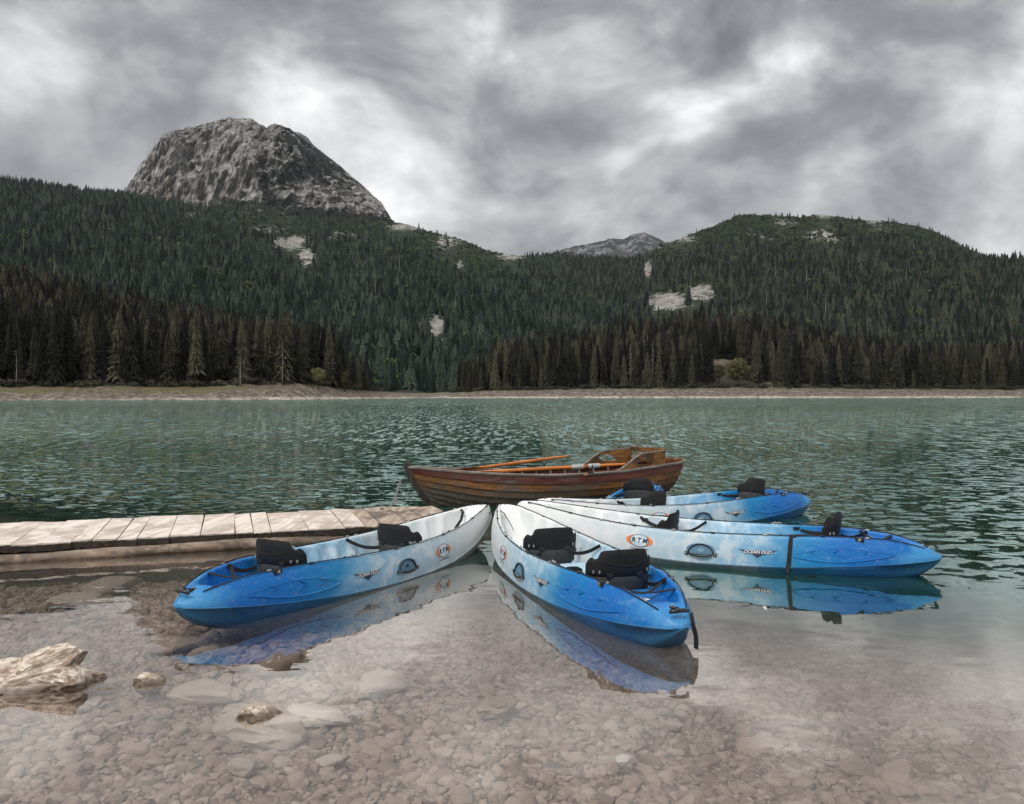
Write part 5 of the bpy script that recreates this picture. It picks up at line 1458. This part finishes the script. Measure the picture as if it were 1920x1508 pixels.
def stone_mesh(name, seed, mat, sub=2, flat=(1, .75, .45), rough=.22, strata=0.0, tri=True, sharp=0.0):
    bm = bmesh.new(); bmesh.ops.create_icosphere(bm, subdivisions=sub, radius=1.0)
    rs = np.random.default_rng(seed); o = Vector(rs.uniform(-50, 50, 3))
    planes = [(Vector(rs.normal(size=3)).normalized(), rs.uniform(.62, .92)) for _ in range(7)]
    for v in bm.verts:
        p = v.co.copy(); d = p.normalized()
        k = 1 + rough * mnoise.noise(d * 1.3 + o) + rough * .5 * mnoise.noise(d * 3.1 + o) + (rough * .35 * mnoise.noise(d * 8 + o) if sub > 3 else 0)
        p = d * k
        for n_, dd in planes:            # flattened facets of a broken stone
            e = p.dot(n_) - dd
            if e > 0: p -= n_ * e * (.55 + sharp)
        if strata:
            q = (p.z + .35 * p.x + .1 * p.y) * 7; fr_ = q - math.floor(q)
            p *= 1 + strata * (min(fr_ * 2.5, 1) - .5) * (.6 + .8 * mnoise.noise(p * 2 + o))
        v.co = Vector((p.x * flat[0], p.y * flat[1], p.z * flat[2]))
    me = bpy.data.meshes.new(name); bm.to_mesh(me); bm.free()
    me.materials.append(mat); me.polygons.foreach_set('use_smooth', np.full(len(me.polygons), True)); me.set_sharp_from_angle(angle=R(38)); return me
def rock(name, label, px, py, wpx, zc, sc, seed, mat, rot=(0, 0, 0), sub=4, strata=.0, rough=.3, cat="rock", sharp=.2):
    """px,py: where its middle meets the surface seen; wpx: width in the photograph."""
    p = at(px, py, z=zc); s = wpx / F * p.y / 2
    me = stone_mesh(name, seed, mat, sub, sc, rough, strata, sharp=sharp)
    o = link(bpy.data.objects.new(name, me)); o.location = p; o.scale = (s, s, s); o.rotation_euler = rot
    return tag(o, label, cat)
def slab_rock(label, px, py, wpx, slabs, seed):
    p = at(px, py, z=0); s = wpx / F * p.y / 2; o = empty("rock", p); tag(o, label, "rock")
    for k, (dx, dy, dz, w_, d_, h_, rx, ry, rz_) in enumerate(slabs):
        me = stone_mesh("slab", seed + k, M_dry, 4, (1, 1, 1), .26, .03, sharp=.40)
        c = link(bpy.data.objects.new("slab", me), o); c.location = (dx * s, dy * s, dz * s * .8); c.scale = (w_ * s, d_ * s, h_ * s * .85); c.rotation_euler = (R(rx), R(ry), R(rz_))
slab_rock("big layered pale rock standing out of the shallows at the left edge", 70, 1285, 200,
    [(-.12, .26, .22, .98, .56, .34, 12, -13, 10), (-.02, .20, .46, .66, .46, .22, 14, -16, 14), (-.18, -.06, .06, .92, .44, .28, 8, -10, 12), (.38, .16, .14, .58, .42, .30, 6, 16, -10), (-.5, .15, .10, .7, .6, .42, 5, -6, 20)], 400)
rock("rock", "low broken slab leaning on the front of the big layered rock", 62, 1292, 130, -.01, (1.0, .5, .42), 9, M_dry, (R(10), R(-10), R(24)), 4, .08, .3)
rock("rock", "small flat rock at the right foot of the big layered rock", 148, 1272, 92, .0, (1.0, .55, .30), 12, M_dry, (R(0), R(-6), R(20)), 4, .05, .3)
rock("rock", "small pointed brown rock breaking the surface right of the big rock", 280, 1281, 74, -.012, (1.0, .6, .5), 15, M_dry, (0, R(6), R(-8)), 4, .06, .35)
rock("rock", "tiny brown rock tip just showing between the two left-hand rocks", 200, 1296, 34, -.012, (1.0, .6, .5), 18, M_dry, (0, 0, .3), 3)
rock("rock", "broad pale sunken rock whose brown tip breaks the surface, front left", 494, 1366, 205, -.075, (1.0, .55, .36), 21, M_slab, (R(4), R(5), R(-12)), 4, .0, .3)
rock("rock", "ragged dry brown tip on top of the broad sunken rock", 488, 1346, 82, -.012, (1.0, .6, .55), 24, M_dry, (0, R(8), .2), 4, .06, .4)
rock("rock", "broad flat pale slab lying under water left of the sunken rock", 372, 1303, 165, -.09, (1.0, .62, .25), 27, M_slab, (R(3), R(4), R(12)), 4)
rock("rock", "oval pale slab under water right of the broad sunken rock", 596, 1342, 125, -.10, (1.0, .6, .3), 30, M_slab, (0, R(4), R(-6)), 4)
rock("rock", "rounded sunken boulder below the left kayak's reflection", 712, 1282, 100, -.11, (1.0, .7, .42), 33, M_slab, (0, 0, .4), 4)
rock("rock", "sunken brown boulder seen in the dark reflection under the left kayak", 528, 1250, 95, -.10, (1.0, .7, .5), 36, M_stone, (0, 0, .7), 4)
rock("rock", "long brown sunken rock in the dark water below the left kayak's stern", 335, 1212, 110, -.09, (1.0, .55, .3), 39, M_stone, (0, R(5), .4), 4)
rock("rock", "brown sunken boulder beside the long rock below the left kayak's stern", 382, 1228, 75, -.10, (1.0, .7, .45), 42, M_stone, (0, 0, 1.4), 4)
rock("rock", "flat sunken slab in the brown water before the jetty", 140, 1125, 115, -.14, (1.0, .7, .22), 45, M_slab, (0, R(4), .2), 4)
rock("rock", "pointed sunken slab near the jetty, right of the flat one", 210, 1098, 110, -.16, (1.0, .7, .25), 48, M_slab, (R(4), 0, 1.0), 4)
rock("rock", "bright whitish stone on the bed at bottom right of centre", 1168, 1424, 32, -.10, (1.0, .8, .6), 51, M_white_stone := mat_stone("white_stone", [(.2, (0.5, 0.47, 0.43)), (.9, (0.62, 0.59, 0.55))], .15, (0.4, 0.36, 0.32)), (0, 0, .4), 3)
rock("rock", "pale sunken boulder at bottom right, left one of the pair", 1604, 1442, 75, -.20, (1.0, .75, .5), 54, M_stone, (0, 0, .4), 4)
rock("rock", "large pale sunken boulder at bottom right, right one of the pair", 1684, 1452, 95, -.21, (1.0, .7, .45), 57, M_stone, (0, R(5), 1.1), 4)
rock("rock", "large dim sunken boulder at bottom centre right", 1420, 1400, 120, -.22, (1.0, .6, .3), 60, M_stone, (0, 0, .2), 4)
rock("rock", "rounded sunken stone in the middle of the foreground", 930, 1325, 90, -.13, (1.0, .7, .4), 63, M_stone, (0, 0, .8), 4)
rock("rock", "oval pale sunken stone at the bottom left of centre", 455, 1440, 70, -.07, (1.0, .65, .45), 66, M_slab, (0, 0, -.3), 3)
rock("rock", "oval pale sunken stone at the bottom, left of the middle", 620, 1425, 55, -.08, (1.0, .65, .45), 69, M_slab, (0, 0, .3), 3)

STONES = [stone_mesh("stone", 100 + k, M_stone, 2, (1, rng.uniform(.62, .9), rng.uniform(.32, .55)), .26, sharp=.15) for k in range(8)]
# larger cobbles: countable, each a thing
rz = np.random.default_rng(55); placed = []; n = 0
zones = [(-10, 340, 'brown cobble on the bed of the clear shallows at left, near the dry rocks', 'cobbles near the dry rocks'),
         (340, 700, 'brown cobble on the lake bed below the left kayak', 'cobbles below the left kayak'),
         (700, 1100, 'brown cobble on the lake bed in the middle of the foreground', 'cobbles in the middle of the foreground'),
         (1100, 2000, 'dim cobble on the murkier lake bed at bottom right', 'cobbles at bottom right')]
tries = 0
while n < 270 and tries < 20000:
    tries += 1
    px, py = rz.uniform(-10, 1930), 1090 + 430 * rz.random() ** .8
    if px > 700 and py < 1200: continue
    if px > 1300 and py < 1330: continue
    p = at(px, py, z=-.12); s = float(np.exp(math.log(.032) + (math.log(.078) - math.log(.032)) * rz.random() ** 2.0))
    if any((p.x - q[0]) ** 2 + (p.y - q[1]) ** 2 < (s + q[2]) ** 2 * .7 for q in placed): continue
    placed.append((p.x, p.y, s)); z = float(bed_z(np.array(p.x), np.array(p.y)))
    o = link(bpy.data.objects.new("cobble", STONES[int(rz.integers(0, 8))])); o.location = (p.x, p.y, min(z + s * .18, -s * .62)); o.scale = (s, s, s)
    o.rotation_euler = (rz.normal(0, .15), rz.normal(0, .15), rz.uniform(0, 6.28))
    for lo, hi, lab, grp in zones:
        if lo <= px < hi: tag(o, lab, "cobble", grp)
    n += 1
# the gravel between them
NG = 80000
gY = 2.2 + 7.6 * rz.random(NG) ** 1.25; gX = rz.uniform(-1, 1, NG) * (gY * .72 + .6)
gs = np.exp(rz.normal(math.log(.0155), .48, NG)); gs = np.clip(gs, .007, .055) * (1 + .06 * (gY - 3))
gz = bed_z(gX, gY) + gs * .12; gz = np.minimum(gz, -gs * .6)
PEB = [bpy.data.objects.new("pebble", stone_mesh("pebble", 200 + k, M_stone, 2, (1, rng.uniform(.65, .9), rng.uniform(.35, .6)), .22, sharp=.1)) for k in range(6)]
instancer("lake_bed_gravel", PEB, gX, gY, gz, gs, np.ones(NG), 12, "brownish gravel and pebbles covering the bed of the clear shallows", "gravel")

# ================================================================== 0.000022 over the valley
m, nt, out = new_mat("valley_air")
pv = nt.node('ShaderNodeVolumePrincipled'); pv.inputs['Density'].default_value = 0.000022
nt.set(pv.inputs['Color'], (0.90, 0.94, 1.0)); pv.inputs['Anisotropy'].default_value = 0.0
nt.l.new(pv.outputs[0], out.inputs['Volume'])
hz = MB().box((0, 2140, 478), (9000, 4340, 976)).build("haze", m)
tag(hz, kind='stuff'); hz["label"] = "thin pale haze filling the valley"; hz["category"] = "haze"
